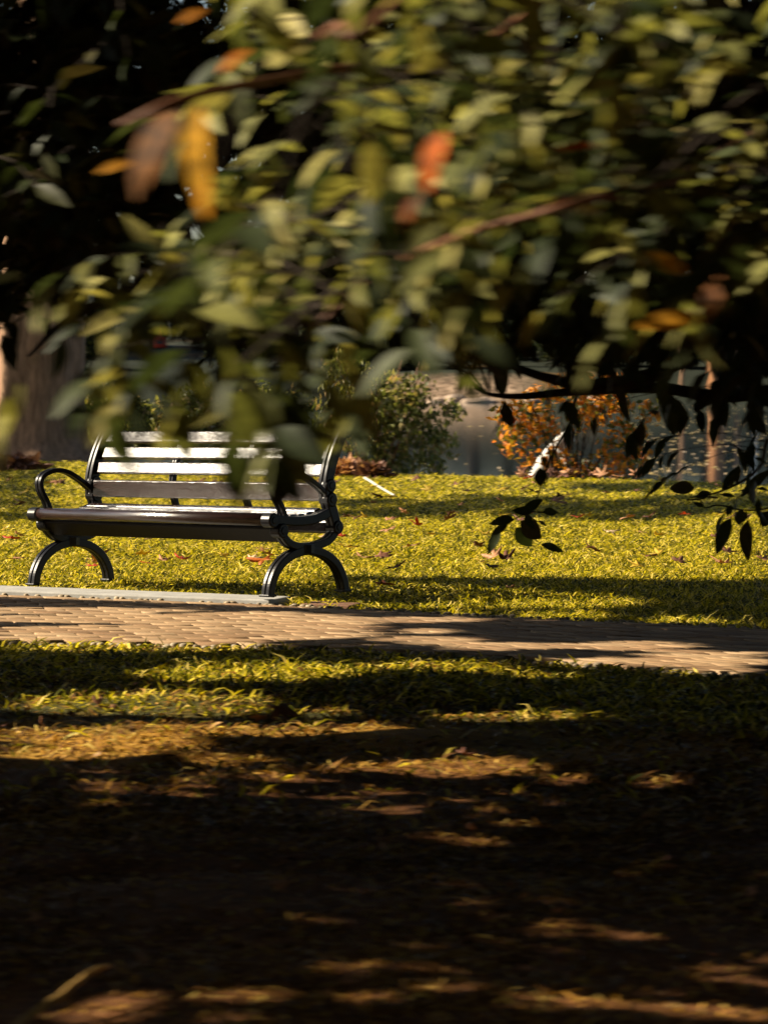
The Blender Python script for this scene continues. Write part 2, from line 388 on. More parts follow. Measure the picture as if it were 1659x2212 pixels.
# path: bricks laid in running bond, one mesh
def path_pt(x, t): return near_edge(x) + t * (far_edge(x) - near_edge(x))
PV = []; PF = []; PT = []; n0 = 0
rows = 26
for r in range(rows):
    t0 = .02 + r * .96 / rows; t1 = t0 + .96 / rows
    x = -7.0 + (r % 2) * .105 + random.uniform(-.01, .01)
    while x < 7:
        w = .20; g_ = .005
        zt = .006 + random.gauss(0, .0010); tl = [random.gauss(0, .0008) for _ in range(4)]
        cs = []
        for (xx, tt) in ((x+g_, t0), (x+w-g_, t0), (x+w-g_, t1), (x+g_, t1)):
            yy = path_pt(xx - (tt-.5)*.75, tt); cs.append((xx - (tt-.5)*.75, yy))
        c = np.mean(cs, 0)
        gy = .005
        lo = []; hi = []
        for k, (xx, yy) in enumerate(cs):
            yy2 = yy + (gy if k < 2 else -gy)
            lo.append((xx, yy2, -.03)); 
            dx = .005 if xx < c[0] else -.005; dy = .004 if k < 2 else -.004
            lo_top = (xx, yy2, zt - .0025 + tl[k]); hi.append((lo_top, (xx + dx, yy2 + dy, zt + tl[k])))
        V = lo + [h[0] for h in hi] + [h[1] for h in hi]
        for a in range(4):
            b = (a+1) % 4
            PF += [(n0+a, n0+b, n0+4+b, n0+4+a), (n0+4+a, n0+4+b, n0+8+b, n0+8+a)]
        PF.append((n0+8, n0+9, n0+10, n0+11)); PV += V; PT += [random.random()]*9; n0 += 12
        x += w
tag(mesh_np('path', PV, [PF], M_paver, tint=PT), kind='structure')
# pebble edging set along both sides of the path
mb = MB()
def pebble(c, s):
    ph = np.linspace(0, 2*math.pi, 8)[:-1]; V = []
    rr = [random.uniform(.85, 1.15) for _ in range(7)]; an = random.uniform(0, 6.28)
    for (k, zz) in ((1, -.3), (.95, .25), (.55, .55)):
        for j, a in enumerate(ph): V.append((c[0] + s*k*rr[j]*1.25*math.cos(a+an), c[1] + s*k*rr[j]*math.sin(a+an), c[2] + s*zz))
    V.append((c[0], c[1], c[2] + s*.62))
    q = [(l*7+j, l*7+(j+1) % 7, (l+1)*7+(j+1) % 7, (l+1)*7+j) for l in range(2) for j in range(7)]
    mb.add(V, q, [(14+j, 14+(j+1) % 7, 21) for j in range(7)])
for edge, off in ((far_edge, .04), (near_edge, -.05)):
    x = -6.
    while x < 5.5:
        for o in (0, .045):
            if random.random() < .22: continue
            pebble((x + random.uniform(-.012, .012), float(edge(x)) + (off + o * (1 if off > 0 else -1)) + random.uniform(-.02, .02), random.uniform(-.006, .004)), random.uniform(.010, .019))
        x += random.uniform(.036, .055)
tag(mb.build('path_pebble_edging', M_pebble, smooth=True), kind='structure')
# concrete slab under the bench's front feet
sl = np.array([(-5., 19.45), (-.60, 17.27), (-.50, 17.55), (-5.0, 20.0)])
mb = MB(); mb.add([(x, y, z) for z in (-.05, .022) for (x, y) in sl], [(3, 2, 1, 0), (4, 5, 6, 7), (0, 1, 5, 4), (1, 2, 6, 5), (2, 3, 7, 6), (3, 0, 4, 7)])
tag(mb.build('pavement_slab', M_slab, bevel=.008), kind='structure')
sl = np.array([(-.44, 17.21), (-.18, 17.08), (-.12, 17.29), (-.37, 17.44)])
mb = MB(); mb.add([(x, y, z) for z in (-.05, .006) for (x, y) in sl], [(3, 2, 1, 0), (4, 5, 6, 7), (0, 1, 5, 4), (1, 2, 6, 5), (2, 3, 7, 6), (3, 0, 4, 7)])
tag(mb.build('pavement_kerb', solid('red_paver', (.17, .085, .05), .8, .3, 12, .3, .3), bevel=.006), kind='structure')

# ------------------------------------------------------------------ where the sun reaches (in the photograph's rows and columns)
LIT = [  # centre x, centre y, half width, half height : sun patches on path, near grass and soil
 (935,1341,110,5),(938,1366,48,5),(925,1385,100,6),(1100,1399,150,7),(1400,1398,135,9),(1440,1432,240,7),(1530,1416,150,6),(1560,1450,120,8),
 (330,1372,470,17),(380,1340,440,9),(560,1352,240,26),(300,1398,320,6),(150,1322,240,6),(700,1365,80,16),
 (560,1462,260,20),(420,1448,60,14),(955,1443,140,13),(1170,1460,100,7),(290,1522,300,20),(1120,1552,200,10),(700,1540,50,6),
 (150,1607,230,32),(330,1600,130,26),(560,1580,270,14),(760,1585,90,9),(1000,1660,175,15),(1230,1684,34,4),
 (205,1724,36,7),(250,1709,14,5),(370,1720,80,6),(447,1640,35,7),(565,1712,36,6),(597,1684,36,6),(752,1662,80,7),(805,1706,30,6),(790,1750,42,6),(408,1701,36,4),
 (868,1744,38,7),(972,1731,44,6),(1102,1790,40,6),(992,1818,100,8),(1347,1878,30,5),(1400,1861,26,4),(1060,1983,46,6),(1200,2008,42,6),(1350,2028,96,6),(1162,2030,40,5),
 (1630,1875,30,5),(870,2058,26,6),(942,2155,54,8),(1345,2143,58,6),(1290,2183,68,9),(1510,2190,170,18),(1180,2173,86,6),(1180,2200,90,5),
 (120,2188,118,13),(490,2155,104,7),(782,2175,50,8),(712,2110,28,6),(500,2205,60,6),(1560,2120,70,6),(1420,1690,60,4),(1640,1640,60,5),
]
LIT = np.array(LIT, float)
LIT[LIT[:, 1] > 1690, 2:] *= (.75, .6)
_r = np.random.default_rng(5)
LIT = np.concatenate([LIT, [(230, 2168, 55, 24)], np.stack([_r.uniform(150, 1200, 26), _r.uniform(1640, 1790, 26), _r.uniform(8, 26, 26), _r.uniform(2, 4, 26)], 1), np.stack([_r.uniform(700, 1659, 12), _r.uniform(1790, 2150, 12), _r.uniform(8, 22, 12), _r.uniform(2, 4, 12)], 1)])
def shaded_wanted(gx, gy, grow=.04):
    """True where the photograph's ground is in shade"""
    px = 829.5 + FPX*gx/np.maximum(gy, .5); py = YH + FPX*H/np.maximum(gy, .5)
    lit = np.zeros(px.shape, bool); kx = grow*FPX/np.maximum(gy, .5)*1.2; ky = grow*FPX*H/np.maximum(gy, .5)**2
    for cx, cy, rx, ry in LIT:
        lit |= ((px-cx)/(rx*1.02+kx))**2 + ((py-cy)/(ry*1.05+ky))**2 < 1
    near_zone = py - ky > 1290 + np.clip(px, 0, 1659)*.037
    sh = near_zone & ~lit
    # shade strip beside the bench, with two sun patches in it
    s2 = (px > 700) & (py > 1250 + (px-1000)*.012) & (py <= 1360)
    for cx, cy, rx, ry in ((1210, 1328, 130, 8), (1500, 1340, 130, 7), (1000, 1322, 60, 5)): s2 &= ((px-cx)/rx)**2 + ((py-cy)/ry)**2 > 1
    sh |= s2 & ~lit
    # thin broken shade farther up the lawn
    wob = np.sin(px*.013) * 7 + np.sin(px*.031+1) * 4
    sh |= (px > 735) & (np.abs(py + wob - 1100) < 22 - ky) & (np.sin(px*.021+py*.2) > -.8)
    sh |= (px > 1250) & (np.abs(py - 1052 + wob*.5) < 6)
    sh |= (px < 120) & (py < 1130) & (np.sin(px*.09+py*.21) > .0)
    return sh
B0 = np.array([-1.789, 18.8]); B1 = np.array([-.416, 17.5])
def seg_d(x, y):
    d = B1 - B0; t = np.clip(((x-B0[0])*d[0] + (y-B0[1])*d[1]) / (d@d), -.04, 1.04)
    return np.hypot(x - B0[0] - t*d[0], y - B0[1] - t*d[1])
SX = L.x / L.z; SY = L.y / L.z
def allowed(P, margin=.05, dapple=True):
    """keep the shade-giving leaves whose shadow falls where the photograph is in shade, outside the view and clear of the bench"""
    x, y, z = P[:, 0], P[:, 1], P[:, 2]
    yy = np.maximum(y, .3)
    px, py = 829.5 + FPX*x/yy, YH - FPX*(z-H)/yy
    ok = ~((y > .3) & (px > -80) & (px < 1740) & (py > -90))
    gx, gy = x - SX*z, y - SY*z
    for _ in range(2):
        zg = np.where((gy > 3) & (gy < 37), ground_z(gx, gy), 0) + .015; gx, gy = x - SX*(z-zg), y - SY*(z-zg)
    gpx = 829.5 + FPX*gx/np.maximum(gy, .5); gpy = YH + FPX*H/np.maximum(gy, .5)
    inframe = (gy > 2) & (gpx > -40) & (gpx < 1700) & (gpy < 2260)
    want = shaded_wanted(gx, gy, margin)
    ok &= (~inframe) | want
    for zz in (0, .15, .3, .45, .6, .75, .9):
        ok &= seg_d(gx + SX*zz, gy + SY*zz) > .40
    # sun must reach the nearest hanging leaves
    z0 = z - (0 - x) * (L.z / -L.x)
    y0 = y + (0 - x) * (L.y / L.x)
    pat = np.sin(6.3*y0 + 2.1*z0)*np.sin(7.7*z0 - 1.3*y0 + 1) + .6*np.sin(13*y0 + 1)*np.sin(15*z0 + 2) + .35*np.sin(27*z0 + 19*y0)
    ok &= ~((y0 > 2.5) & (y0 < 7.0) & (z0 > .45) & (z0 < 2.75) & ((pat > .10) | (not dapple)))
    return ok

# ------------------------------------------------------------------ park bench
TH = math.atan2(B0[1]-B1[1], B1[0]-B0[0]); BL = float(np.linalg.norm(B1-B0))
bench = empty('park_bench', (B0[0], B0[1], .012), 'black park bench with curled iron arms and arched feet on a concrete slab', 'bench')
bench.rotation_euler = (0, math.radians(-.75), -TH)
W = .062
def section(t, w=W, g=.006):
    h = w/2
    return [(-t/2, -h+.004), (-t/2+.004, -h), (t/2-.004, -h), (t/2, -h+.004), (t/2, -g), (t/2-.007, 0), (t/2, g), (t/2, h-.004), (t/2-.004, h), (-t/2+.004, h), (-t/2, h-.004), (-t/2, g), (-t/2+.007, 0), (-t/2, -g)]
def shift(sec, x0): return [(a, x + x0) for a, x in sec]
arch = spline([(-.285, .0), (-.268, .075), (-.215, .155), (-.12, .212), (0, .232), (.12, .212), (.215, .155), (.268, .075), (.285, 0)], 6)
cup = spline([(-.200, .362), (-.182, .318), (-.12, .270), (0, .252), (.14, .272), (.205, .315), (.225, .36)], 6)
upright = spline([(.225, .335), (.205, .40), (.178, .47), (.160, .54), (.163, .60), (.185, .68), (.225, .77), (.275, .85), (.30, .872)], 6)
seatrail = spline([(-.264, .405), (-.20, .402), (-.08, .392), (.05, .398), (.17, .43)], 6)
armp = spline([(-.165, .42), (-.190, .475), (-.226, .53), (-.236, .582), (-.212, .620), (-.155, .643), (-.09, .648), (-.02, .632), (.06, .592), (.11, .560), (.165, .52)], 6)
for x0 in (0, BL):
    mb = MB()
    mb.sweep(arch, shift(section(.046), x0)); mb.sweep(cup, shift(section(.042, W-.004), x0))
    mb.sweep(upright, shift(section(.062, W-.002), x0)); mb.sweep(seatrail, shift(section(.05, W-.008), x0))
    mb.tube([(x0, 0, z) for z in (.218, .265)], .05, 10)
    for (yc, zc, r) in ((-.196, .345, .040), (-.264, .402, .040), (.222, .350, .038), (.302, .862, .036), (.175, .50, .040), (.168, .575, .038)):
        mb.tube([(x0-W/2-.006, yc, zc), (x0-W/2-.001, yc, zc), (x0+W/2+.001, yc, zc), (x0+W/2+.006, yc, zc)], [r*.82, r, r, r*.82], 18)
        mb.tube([(x0-W/2-.010, yc, zc), (x0+W/2+.010, yc, zc)], r*.5, 12)
    for yf in (-.285, .285):
        mb.box((x0, yf, .006), (W+.012, .062, .012))
    fr = mb.build('side_frame', M_iron, bench, smooth=False, bevel=.003)
    mb = MB(); mb.sweep(armp, shift(section(.026, .054, .004), x0)); mb.build('armrest', M_iron, fr, bevel=.002)
    # the arm's own curl is a child of the frame
def slat(name, p0, p1, th, x0=-.0, x1=None, rnd=False):
    """board between two (y,z) edge points"""
    x1 = BL if x1 is None else x1
    p0 = np.array(p0, float); p1 = np.array(p1, float); d = (p1-p0)/np.linalg.norm(p1-p0); n = np.array([-d[1], d[0]])
    r = th*.28; sec = []
    for (e, s) in ((p0, 1), (p1, -1)):
        pass
    prof = [p0 + n*(th/2-r), p0 + d*r + n*th/2, p1 - d*r + n*th/2, p1 + n*(th/2-r), p1 - n*(th/2-r), p1 - d*r - n*th/2, p0 + d*r - n*th/2, p0 - n*(th/2-r)]
    xsn = np.linspace(x0 + W/2 - .004, x1 - W/2 + .004, 9)
    V = [(x, p[0], p[1]) for x in xsn for p in prof]; k = 8
    mb = MB(); mb.add(V, [(i*k+j, i*k+(j+1) % k, (i+1)*k+(j+1) % k, (i+1)*k+j) for i in range(8) for j in range(k)], ngons=[tuple(range(k)), tuple(8*k+j for j in range(k))[::-1]])
    return mb.build(name, M_wood, bench, bevel=.002)
for (a, b) in (((.240, .798), (.290, .862)), ((.205, .708), (.236, .775)), ((.170, .622), (.190, .690)), ((.152, .490), (.150, .588))):
    slat('back_slat', a, b, .024)
for i, yc in enumerate((-.205, -.145, -.085, -.025, .035, .095)):
    za = float(np.interp(yc, seatrail[:, 0], seatrail[:, 1])) + .036
    zb = float(np.interp(yc+.05, seatrail[:, 0], seatrail[:, 1])) + .036
    slat('seat_slat', (yc, za-.012), (yc+.05, zb-.012), .022)
mb = MB(); mb.tube([(W/2-.01, -.264, .405), (BL/2, -.264, .405), (BL-W/2+.01, -.264, .405)], .033, 20); mb.build('front_rail', M_wood, bench, smooth=True)
slat('lower_rail', (-.222, .368), (-.140, .286), .028).data.materials[0] = M_wood_shaded
slat('lower_rail', (.215, .315), (.235, .385), .028)
for f in (.345, .655):
    mb = MB(); up2 = upright[6:]
    mb.sweep(np.column_stack([up2[:, 0]+.028, up2[:, 1]]), shift(section(.03, .04, .004), BL*f)); mb.sweep(seatrail - np.array([0, .006]), shift(section(.03, .036, .004), BL*f))
    mb.sweep(spline([(-.17, .33), (-.08, .34), (.1, .34), (.235, .35)], 4), shift(section(.025, .036, .004), BL*f))
    mb.build('back_support', M_iron, bench, bevel=.002)

# ------------------------------------------------------------------ trees: helpers
def limb(mb, pts, r0, r1, k=8, n=6, wob=.0):
    P = spline(pts, n)
    if wob: P = P + rng.normal(size=P.shape) * wob
    mb.tube(P, np.linspace(r0, r1, len(P)), k)
    return P
def dark_layer_targets(n, ylo, yhi, pxr, pyr):
    Y = rng.uniform(ylo, yhi, n); px = rng.uniform(*pxr, n); py = rng.uniform(*pyr, n)
    return np.stack([(px-829.5)*Y/FPX, Y, H-(py-YH)*Y/FPX], 1)
Lv = np.array(L)

# ------------------------------------------------------------------ foreground tree, its branches hang across the top of the view
ftree = empty('broadleaf_tree', (2.7, 11.2, 0), 'leafy tree whose hanging branches fill the top of the view', 'tree')
def rel(o): return np.array(o.location)
mb = MB()
limb(mb, [(2.7, 11.2, -.1), (2.66, 11.15, .8), (2.7, 11.1, 1.8), (2.6, 11.0, 3.2), (2.4, 10.6, 5.0)], .26, .14, 12)
mb.build('trunk', M_bark, ftree, smooth=True, loc=rel(ftree))
LIMBS = []
def add_limb(pts, r0, r1, mat, k=7):
    mb = MB(); P = limb(mb, pts, r0, r1, k); mb.build('branch', mat, ftree, smooth=True, loc=rel(ftree)); LIMBS.append(P)
A = lambda px, py, Y: tuple(at(px, py, Y))
add_limb([(2.68, 11.1, 1.75), (2.0, 10.9, 1.35), A(1640, 850, 10.6), A(1420, 838, 10.5), A(1240, 846, 10.5), A(1130, 856, 10.5), A(1060, 852, 10.5), A(1030, 838, 10.4)], .030, .003, M_bark)
add_limb([(2.68, 11.1, 2.2), (1.9, 10.7, 1.9), A(1500, 760, 10.2), A(1300, 830, 10.2), A(1180, 815, 10.2), A(1060, 775, 10.2), A(980, 770, 10.2)], .04, .003, M_bark)
add_limb([(2.65, 11.0, 2.9), (1.8, 9.5, 2.75), (1.1, 8.0, 2.35), A(1500, 200, 6.6), A(1180, 330, 6.0), A(800, 440, 5.6), A(420, 560, 5.4), A(250, 640, 5.3)], .03, .003, M_bark)
add_limb([(2.65, 11.0, 3.0), (1.6, 8.8, 2.9), (.9, 7.0, 2.55), A(1100, 60, 5.4), A(700, 150, 4.7), A(415, 205, 4.15), A(262, 270, 4.1)], .011, .0045, M_twig)
add_limb([(2.6, 11.0, 3.2), (1.4, 8.2, 3.0), (.5, 6.3, 2.45), A(860, 0, 4.2), A(735, 50, 4.12), A(690, 80, 4.3)], .010, .004, M_twig)
add_limb([(2.65, 11.0, 2.6), (1.7, 9.0, 2.3), A(1560, 330, 6.2), A(1400, 400, 4.7), A(1270, 430, 4.25), A(1150, 465, 4.2), A(1000, 505, 4.3), A(800, 600, 4.8), A(640, 760, 4.9), A(600, 900, 4.9)], .009, .002, M_twig)
add_limb([(2.65, 11.0, 2.4), (2.0, 10.4, 2.5), A(1500, 380, 9.4), A(1100, 470, 9.2), A(700, 520, 9.2), A(350, 600, 9.4), A(150, 690, 9.6), A(60, 770, 9.6)], .05, .004, M_bark)
add_limb([(2.65, 11.0, 2.6), (2.0, 10.4, 2.8), A(1500, 100, 9.0), A(1000, 140, 8.8), A(500, 200, 9.0), A(120, 300, 9.2)], .05, .004, M_bark)
add_limb([(2.68, 11.1, 2.0), (2.1, 11.6, 1.6), A(1700, 900, 12.4), A(1640, 1010, 12.8), A(1560, 1060, 13.0), A(1490, 1075, 13.0)], .012, .002, M_bark)
add_limb([(2.68, 11.1, 2.1), (2.2, 12.0, 1.7), A(1400, 800, 12.9), A(1262, 835, 13.2), A(1232, 910, 13.3), A(1190, 990, 13.3), A(1172, 1040, 13.3)], .009, .0032, M_bark)
ALLP = np.concatenate(LIMBS)

near_l = dict(loc=[], ax=[], no=[], s=[]); dark_l = dict(loc=[], ax=[], no=[], s=[])
tw_near = MB(); tw_dark = MB()
def branchlet(P, d, nl, ll, tl, store, tw, spread=.9, r=.0022, dz=(-.75, .15)):
    """a twig from P along d with alternating leaves"""
    P = np.asarray(P, float); d = np.asarray(d, float); d = d/np.linalg.norm(d)
    side = np.cross(d, [0, 0, 1.]); side /= np.linalg.norm(side)+1e-6
    pts = []; p = P.copy(); dd = d.copy(); m = 6
    for i in range(m+1):
        pts.append(p.copy()); p = p + dd*tl/m; dd = dd + np.array([0, 0, -.10]) + rng.normal(size=3)*.07; dd /= np.linalg.norm(dd)
    pts = np.array(pts); tw.tube(pts, np.linspace(r, r*.4, m+1), 4, caps=False)
    for i in range(nl):
        t = (i+.6)/nl*m; k = min(int(t), m-1); q = pts[k] + (pts[k+1]-pts[k])*(t-k); tg = pts[k+1]-pts[k]; tg /= np.linalg.norm(tg)
        sgn = 1 if i % 2 else -1
        ax = tg*(.55 + .5*(i == nl-1)) + side*sgn*spread*rng.uniform(.5, 1.1) + np.array([0, 0, rng.uniform(*dz)]) + rng.normal(size=3)*.25
        no = np.array([-.25, -.1, 1.]) + rng.normal(size=3)*.45
        store['loc'].append(q); store['ax'].append(ax/np.linalg.norm(ax)); store['no'].append(no); store['s'].append(ll*rng.uniform(.6, 1.4))
def connect(P, tw, r=.002):
    """stem from the closest limb"""
    d = np.linalg.norm(ALLP - P, axis=1) + .8*np.maximum(0, P[2]-ALLP[:, 2])
    Q = ALLP[int(d.argmin())]
    if np.linalg.norm(Q-P) > .03:
        mid = (P+Q)/2 + np.array([0, 0, .06*np.linalg.norm(P-Q)])
        tw.tube(spline([Q, mid, P], 4), np.linspace(r*1.5, r, 9), 4, caps=False)
rng = np.random.default_rng(41)
# nearest, sunlit sprays
bx = [0, 120, 200, 300, 450, 620, 700, 780, 900, 1050, 1300, 1659]
by = [560, 680, 760, 770, 780, 760, 700, 650, 600, 560, 540, 600]
def near_density(px, py):
    if py > np.interp(px, bx, by): return 0
    d = 1.0
    if px < 380 + 110*(py < 430) and py < 540: d = .012
    elif px < 230: d = .05
    if px > 1450 and py < 420: d *= .6
    if px > 1350 and py > 480: d = .35
    if px > 1000 and py > 520: d *= .5
    if 180 < px < 440 and 500 < py < 700: d *= .45
    if px > 1400 and py < 120: d *= .5
    return d
cnt = 0
while cnt < 215:
    px = rng.uniform(-80, 1740); py = rng.uniform(-120, 950)
    if rng.random() > near_density(np.clip(px, 0, 1659), max(py, 0)): continue
    Y = rng.uniform(4.3, 6.5); P = at(px + 60, py - 50, Y)
    d = np.array([rng.uniform(-1, .35), rng.uniform(-.5, .5), rng.uniform(-.7, .25)])
    branchlet(P, d, int(rng.integers(6, 10)), 0.080, rng.uniform(.17, .28), near_l, tw_near, dz=(-.45, .25))
    connect(P, tw_near); cnt += 1
for i in range(120):                      # dimmer sprays towards the upper left
    P = at(rng.uniform(-40, 470), rng.uniform(-80, 480), rng.uniform(6.9, 8.2))
    branchlet(P, (rng.uniform(-1, .3), rng.uniform(-.4, .4), rng.uniform(-.6, .3)), int(rng.integers(4, 8)), .08, rng.uniform(.15, .25), near_l if i % 8 == 0 else dark_l, tw_dark, dz=(-.45, .25))
for (px, py) in ((612, 905), (590, 880)):     # shaded sprays before the bench's right end
    P = at(px, py, 7.6); branchlet(P, (rng.uniform(-.3, .3), 0, -1), 5, .085, .15, dark_l, tw_dark); connect(P, tw_dark)
# sprays that droop in front of the bench
for (px, py, Y, dx, dz, n, tl) in ((610, 840, 4.8, -.1, -1, 6, .11), (590, 790, 4.7, .05, -1, 7, .13), (500, 800, 4.6, -.1, -1, 6, .11), (330, 770, 4.8, -.6, -.6, 6, .12), (465, 890, 4.7, 0, -1, 3, .10), (240, 750, 5., -.5, -.7, 6, .13), (50, 800, 5.0, -.3, -.6, 3, .08), (690, 740, 5.0, .3, -.9, 6, .14), (560, 740, 4.7, -.4, -.7, 8, .15), (700, 700, 5.2, .5, -.6, 6, .16), (400, 740, 4.7, -.2, -.7, 8, .14), (300, 700, 4.8, -.3, -.7, 8, .14)):
    P = at(px, py, Y); branchlet(P, (dx, rng.uniform(-.2, .2), dz), n, .078, tl, near_l, tw_near); connect(P, tw_near)
rng = np.random.default_rng(42)
# shaded inner sprays behind
dbx = [0, 150, 230, 420, 620, 720, 900, 1050, 1200, 1400, 1500, 1659]
dby = [640, 640, 680, 690, 690, 660, 630, 620, 640, 700, 740, 770]
cnt = 0
while cnt < 1250:
    px = rng.uniform(-60, 1740); py = rng.uniform(-80, 900)
    if py > np.interp(px, dbx, dby): continue
    if 170 < px < 460 and 470 < py < 710 and rng.random() < .8: continue
    if px < 180 and 590 < py and rng.random() < .8: continue
    if 1180 < px < 1450 and 700 < py < 780 and rng.random() < .3: continue
    if px < 900 and rng.random() < .3: continue
    Y = rng.uniform(7.8, 11.4); P = at(px, py, Y)
    d = np.array([rng.uniform(-1, .6), rng.uniform(-.6, .6), rng.uniform(-.7, .2)])
    branchlet(P, d, int(rng.integers(6, 9)), .088, rng.uniform(.2, .34), dark_l, tw_dark)
    cnt += 1
    if cnt % 3 == 0: connect(P, tw_dark)
for i in range(300):
    P = at(rng.uniform(-60, 430), rng.uniform(-60, 500), rng.uniform(8.5, 11.8))
    branchlet(P, (rng.uniform(-1, .6), rng.uniform(-.6, .6), rng.uniform(-.7, .2)), int(rng.integers(6, 9)), .075, rng.uniform(.2, .3), dark_l, tw_dark)
rng = np.random.default_rng(33)
# dark leaves hanging from the low branch and the two sharp twigs on the right
for (px, py, Y, dx, dz, n, tl, ll) in ((1090, 850, 10.5, -.1, -1, 2, .07, .09), (1230, 850, 10.5, 0, -1, 3, .10, .085), (1450, 835, 10.5, 0, -1, 3, .06, .09), (1560, 830, 10.5, .1, -1, 3, .06, .09), (1630, 840, 10.6, .1, -1, 4, .09, .09), (1500, 830, 10.6, .2, -.6, 4, .09, .08),
        (1470, 940, 12.6, -.9, -.1, 6, .2, .085), (1480, 970, 12.6, -.9, -.15, 6, .2, .085), (1500, 1000, 12.6, -.7, -.4, 6, .18, .09), (1580, 960, 12.6, .6, -.3, 5, .2, .08), (1640, 930, 12.6, -.4, -.7, 6, .2, .085), (1620, 1000, 12.8, .2, -.6, 5, .2, .085), (1640, 1040, 12.8, -.7, -.5, 5, .2, .07), (1420, 880, 11.5, -.7, -.5, 5, .15, .08), (1300, 870, 12, -.3, -1, 3, .1, .07)):
    P = at(px, py, Y); branchlet(P, (dx, rng.uniform(-.15, .15), dz), n, ll, tl, dark_l, tw_dark, .7); connect(P, tw_dark, .0010)
rng = np.random.default_rng(34)
sprays = {'a': ([(1129, 1106, 1169, 1079, 1.), (1110, 1121, 1062, 1126, 1.1), (1097, 1133, 1062, 1153, .9), (1082, 1144, 1052, 1191, .9), (1124, 1126, 1168, 1160, 1.6), (1114, 1140, 1146, 1178, 1.6), (1150, 1105, 1113, 1102, 1.2), (1172, 1107, 1204, 1103, 1.3), (1169, 1176, 1213, 1187, .9), (1160, 1126, 1183, 1133, .8), (1135, 1112, 1150, 1140, 1.3)],
               [[(1172, 1040), (1160, 1075), (1150, 1105), (1130, 1112), (1110, 1122), (1082, 1145)], [(1150, 1105), (1175, 1107)], [(1140, 1112), (1160, 1127)]], 13.3),
    'b': ([(1579, 1120, 1546, 1186, 1.0), (1616, 1124, 1607, 1204, .95), (1601, 1100, 1598, 1132, 2.0), (1662, 1105, 1645, 1136, 1.8), (1504, 1075, 1533, 1063, 1.3), (1556, 1068, 1586, 1070, .7), (1500, 1056, 1451, 1050, 1.5), (1560, 1060, 1590, 1010, .7), (1600, 1075, 1660, 1010, .6), (1520, 1095, 1500, 1085, 1.)],
           [[(1483, 1080), (1512, 1080), (1522, 1097), (1552, 1091), (1608, 1102), (1662, 1097), (1720, 1075)], [(1579, 1098), (1579, 1120)], [(1612, 1102), (1616, 1125)]], 13.0),
    'c': ([(1082, 765, 1081, 852, .95), (1449, 848, 1448, 935, 1.1), (1232, 868, 1236, 912, 1.7), (1166, 1010, 1170, 1050, 1.7), (1175, 985, 1178, 1005, 1.3), (1340, 850, 1352, 905, .9), (1560, 850, 1564, 915, 1.0)], [], 11.0)}
for key, (lv, st, Yd) in sprays.items():
    tw = MB(); lo = []; ax = []; sz = []; ws = []
    for (bx_, by_, tx_, ty_, w_) in lv:
        Y_ = Yd + rng.uniform(-.12, .12); b_ = at(bx_, by_, Y_); e_ = at(tx_, ty_, Y_ + rng.uniform(-.02, .02)); lo.append(b_); ax.append(e_-b_); sz.append(np.linalg.norm(e_-b_)*1.12); ws.append(w_*1.1)
    V, F = instance(LEAF5, np.array(lo), np.array(ax), np.array([[-.25, -1., .35]]*len(lo)) + rng.normal(size=(len(lo), 3))*.25, np.array(sz), np.array(ws))
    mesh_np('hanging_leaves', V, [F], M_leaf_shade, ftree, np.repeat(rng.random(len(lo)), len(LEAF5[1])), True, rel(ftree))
    for q_ in st: tw_dark.tube(spline([at(a_, b_, Yd) for a_, b_ in q_], 4), .0030, 5, caps=False)
def flush(st, name, mat, tmpl, ws=1.0):
    loc = np.array(st['loc']); n = len(loc)
    V, F = instance(tmpl, loc, np.array(st['ax']), np.array(st['no']), np.array(st['s']), rng.uniform(.85, 1.2, n)*ws)
    return mesh_np(name, V, [F], mat, ftree, np.repeat(rng.random(n), len(tmpl[1])), True, rel(ftree))
tw_near.build('twigs', M_bark, ftree, loc=rel(ftree)); tw_dark.build('twigs', M_bark, ftree, loc=rel(ftree))
flush(near_l, 'crown', M_leaf_near_sunlit, LEAF5); flush(dark_l, 'crown', M_leaf_shade, LEAF3)
rng = np.random.default_rng(35)
# the few leaves that have already turned
for (px, py, Y, ln, ang, ws, t) in ((430, 222, 4.6, .135, -95, 1.0, .1), (385, 235, 4.8, .13, -125, 1.5, .99), (960, 280, 4.7, .085, -115, 1.25, .75), (1590, 550, 5.2, .11, -125, 1.1, .97), (1510, 690, 5.0, .085, 180, 1.1, .25), (540, 105, 4.8, .05, -150, 1.0, .6), (440, 395, 4.5, .045, -95, 1.2, .3), (285, 350, 4.8, .045, 190, 1.0, .3), (1150, 445, 4.9, .05, 20, .6, .9), (440, 20, 4.8, .035, 200, 1.2, .5), (1290, 315, 5., .06, 180, .7, .8), (900, 420, 4.7, .05, -120, 1., .9), (1480, 590, 5.0, .06, 150, 1., .2)):
    a = math.radians(ang); loc = np.array([at(px, py, Y-.55)]); ln *= .98
    V, F = instance(LEAF5, loc, np.array([[math.cos(a), -.15, math.sin(a)]]), np.array([[-.75, -.75, .35]]), [ln], ws)
    o = mesh_np('turned_leaf', V, [F], M_leaf_yellow, ftree, np.full(len(F), t), True, rel(ftree)); o['label'] = 'yellow and orange turned leaf'

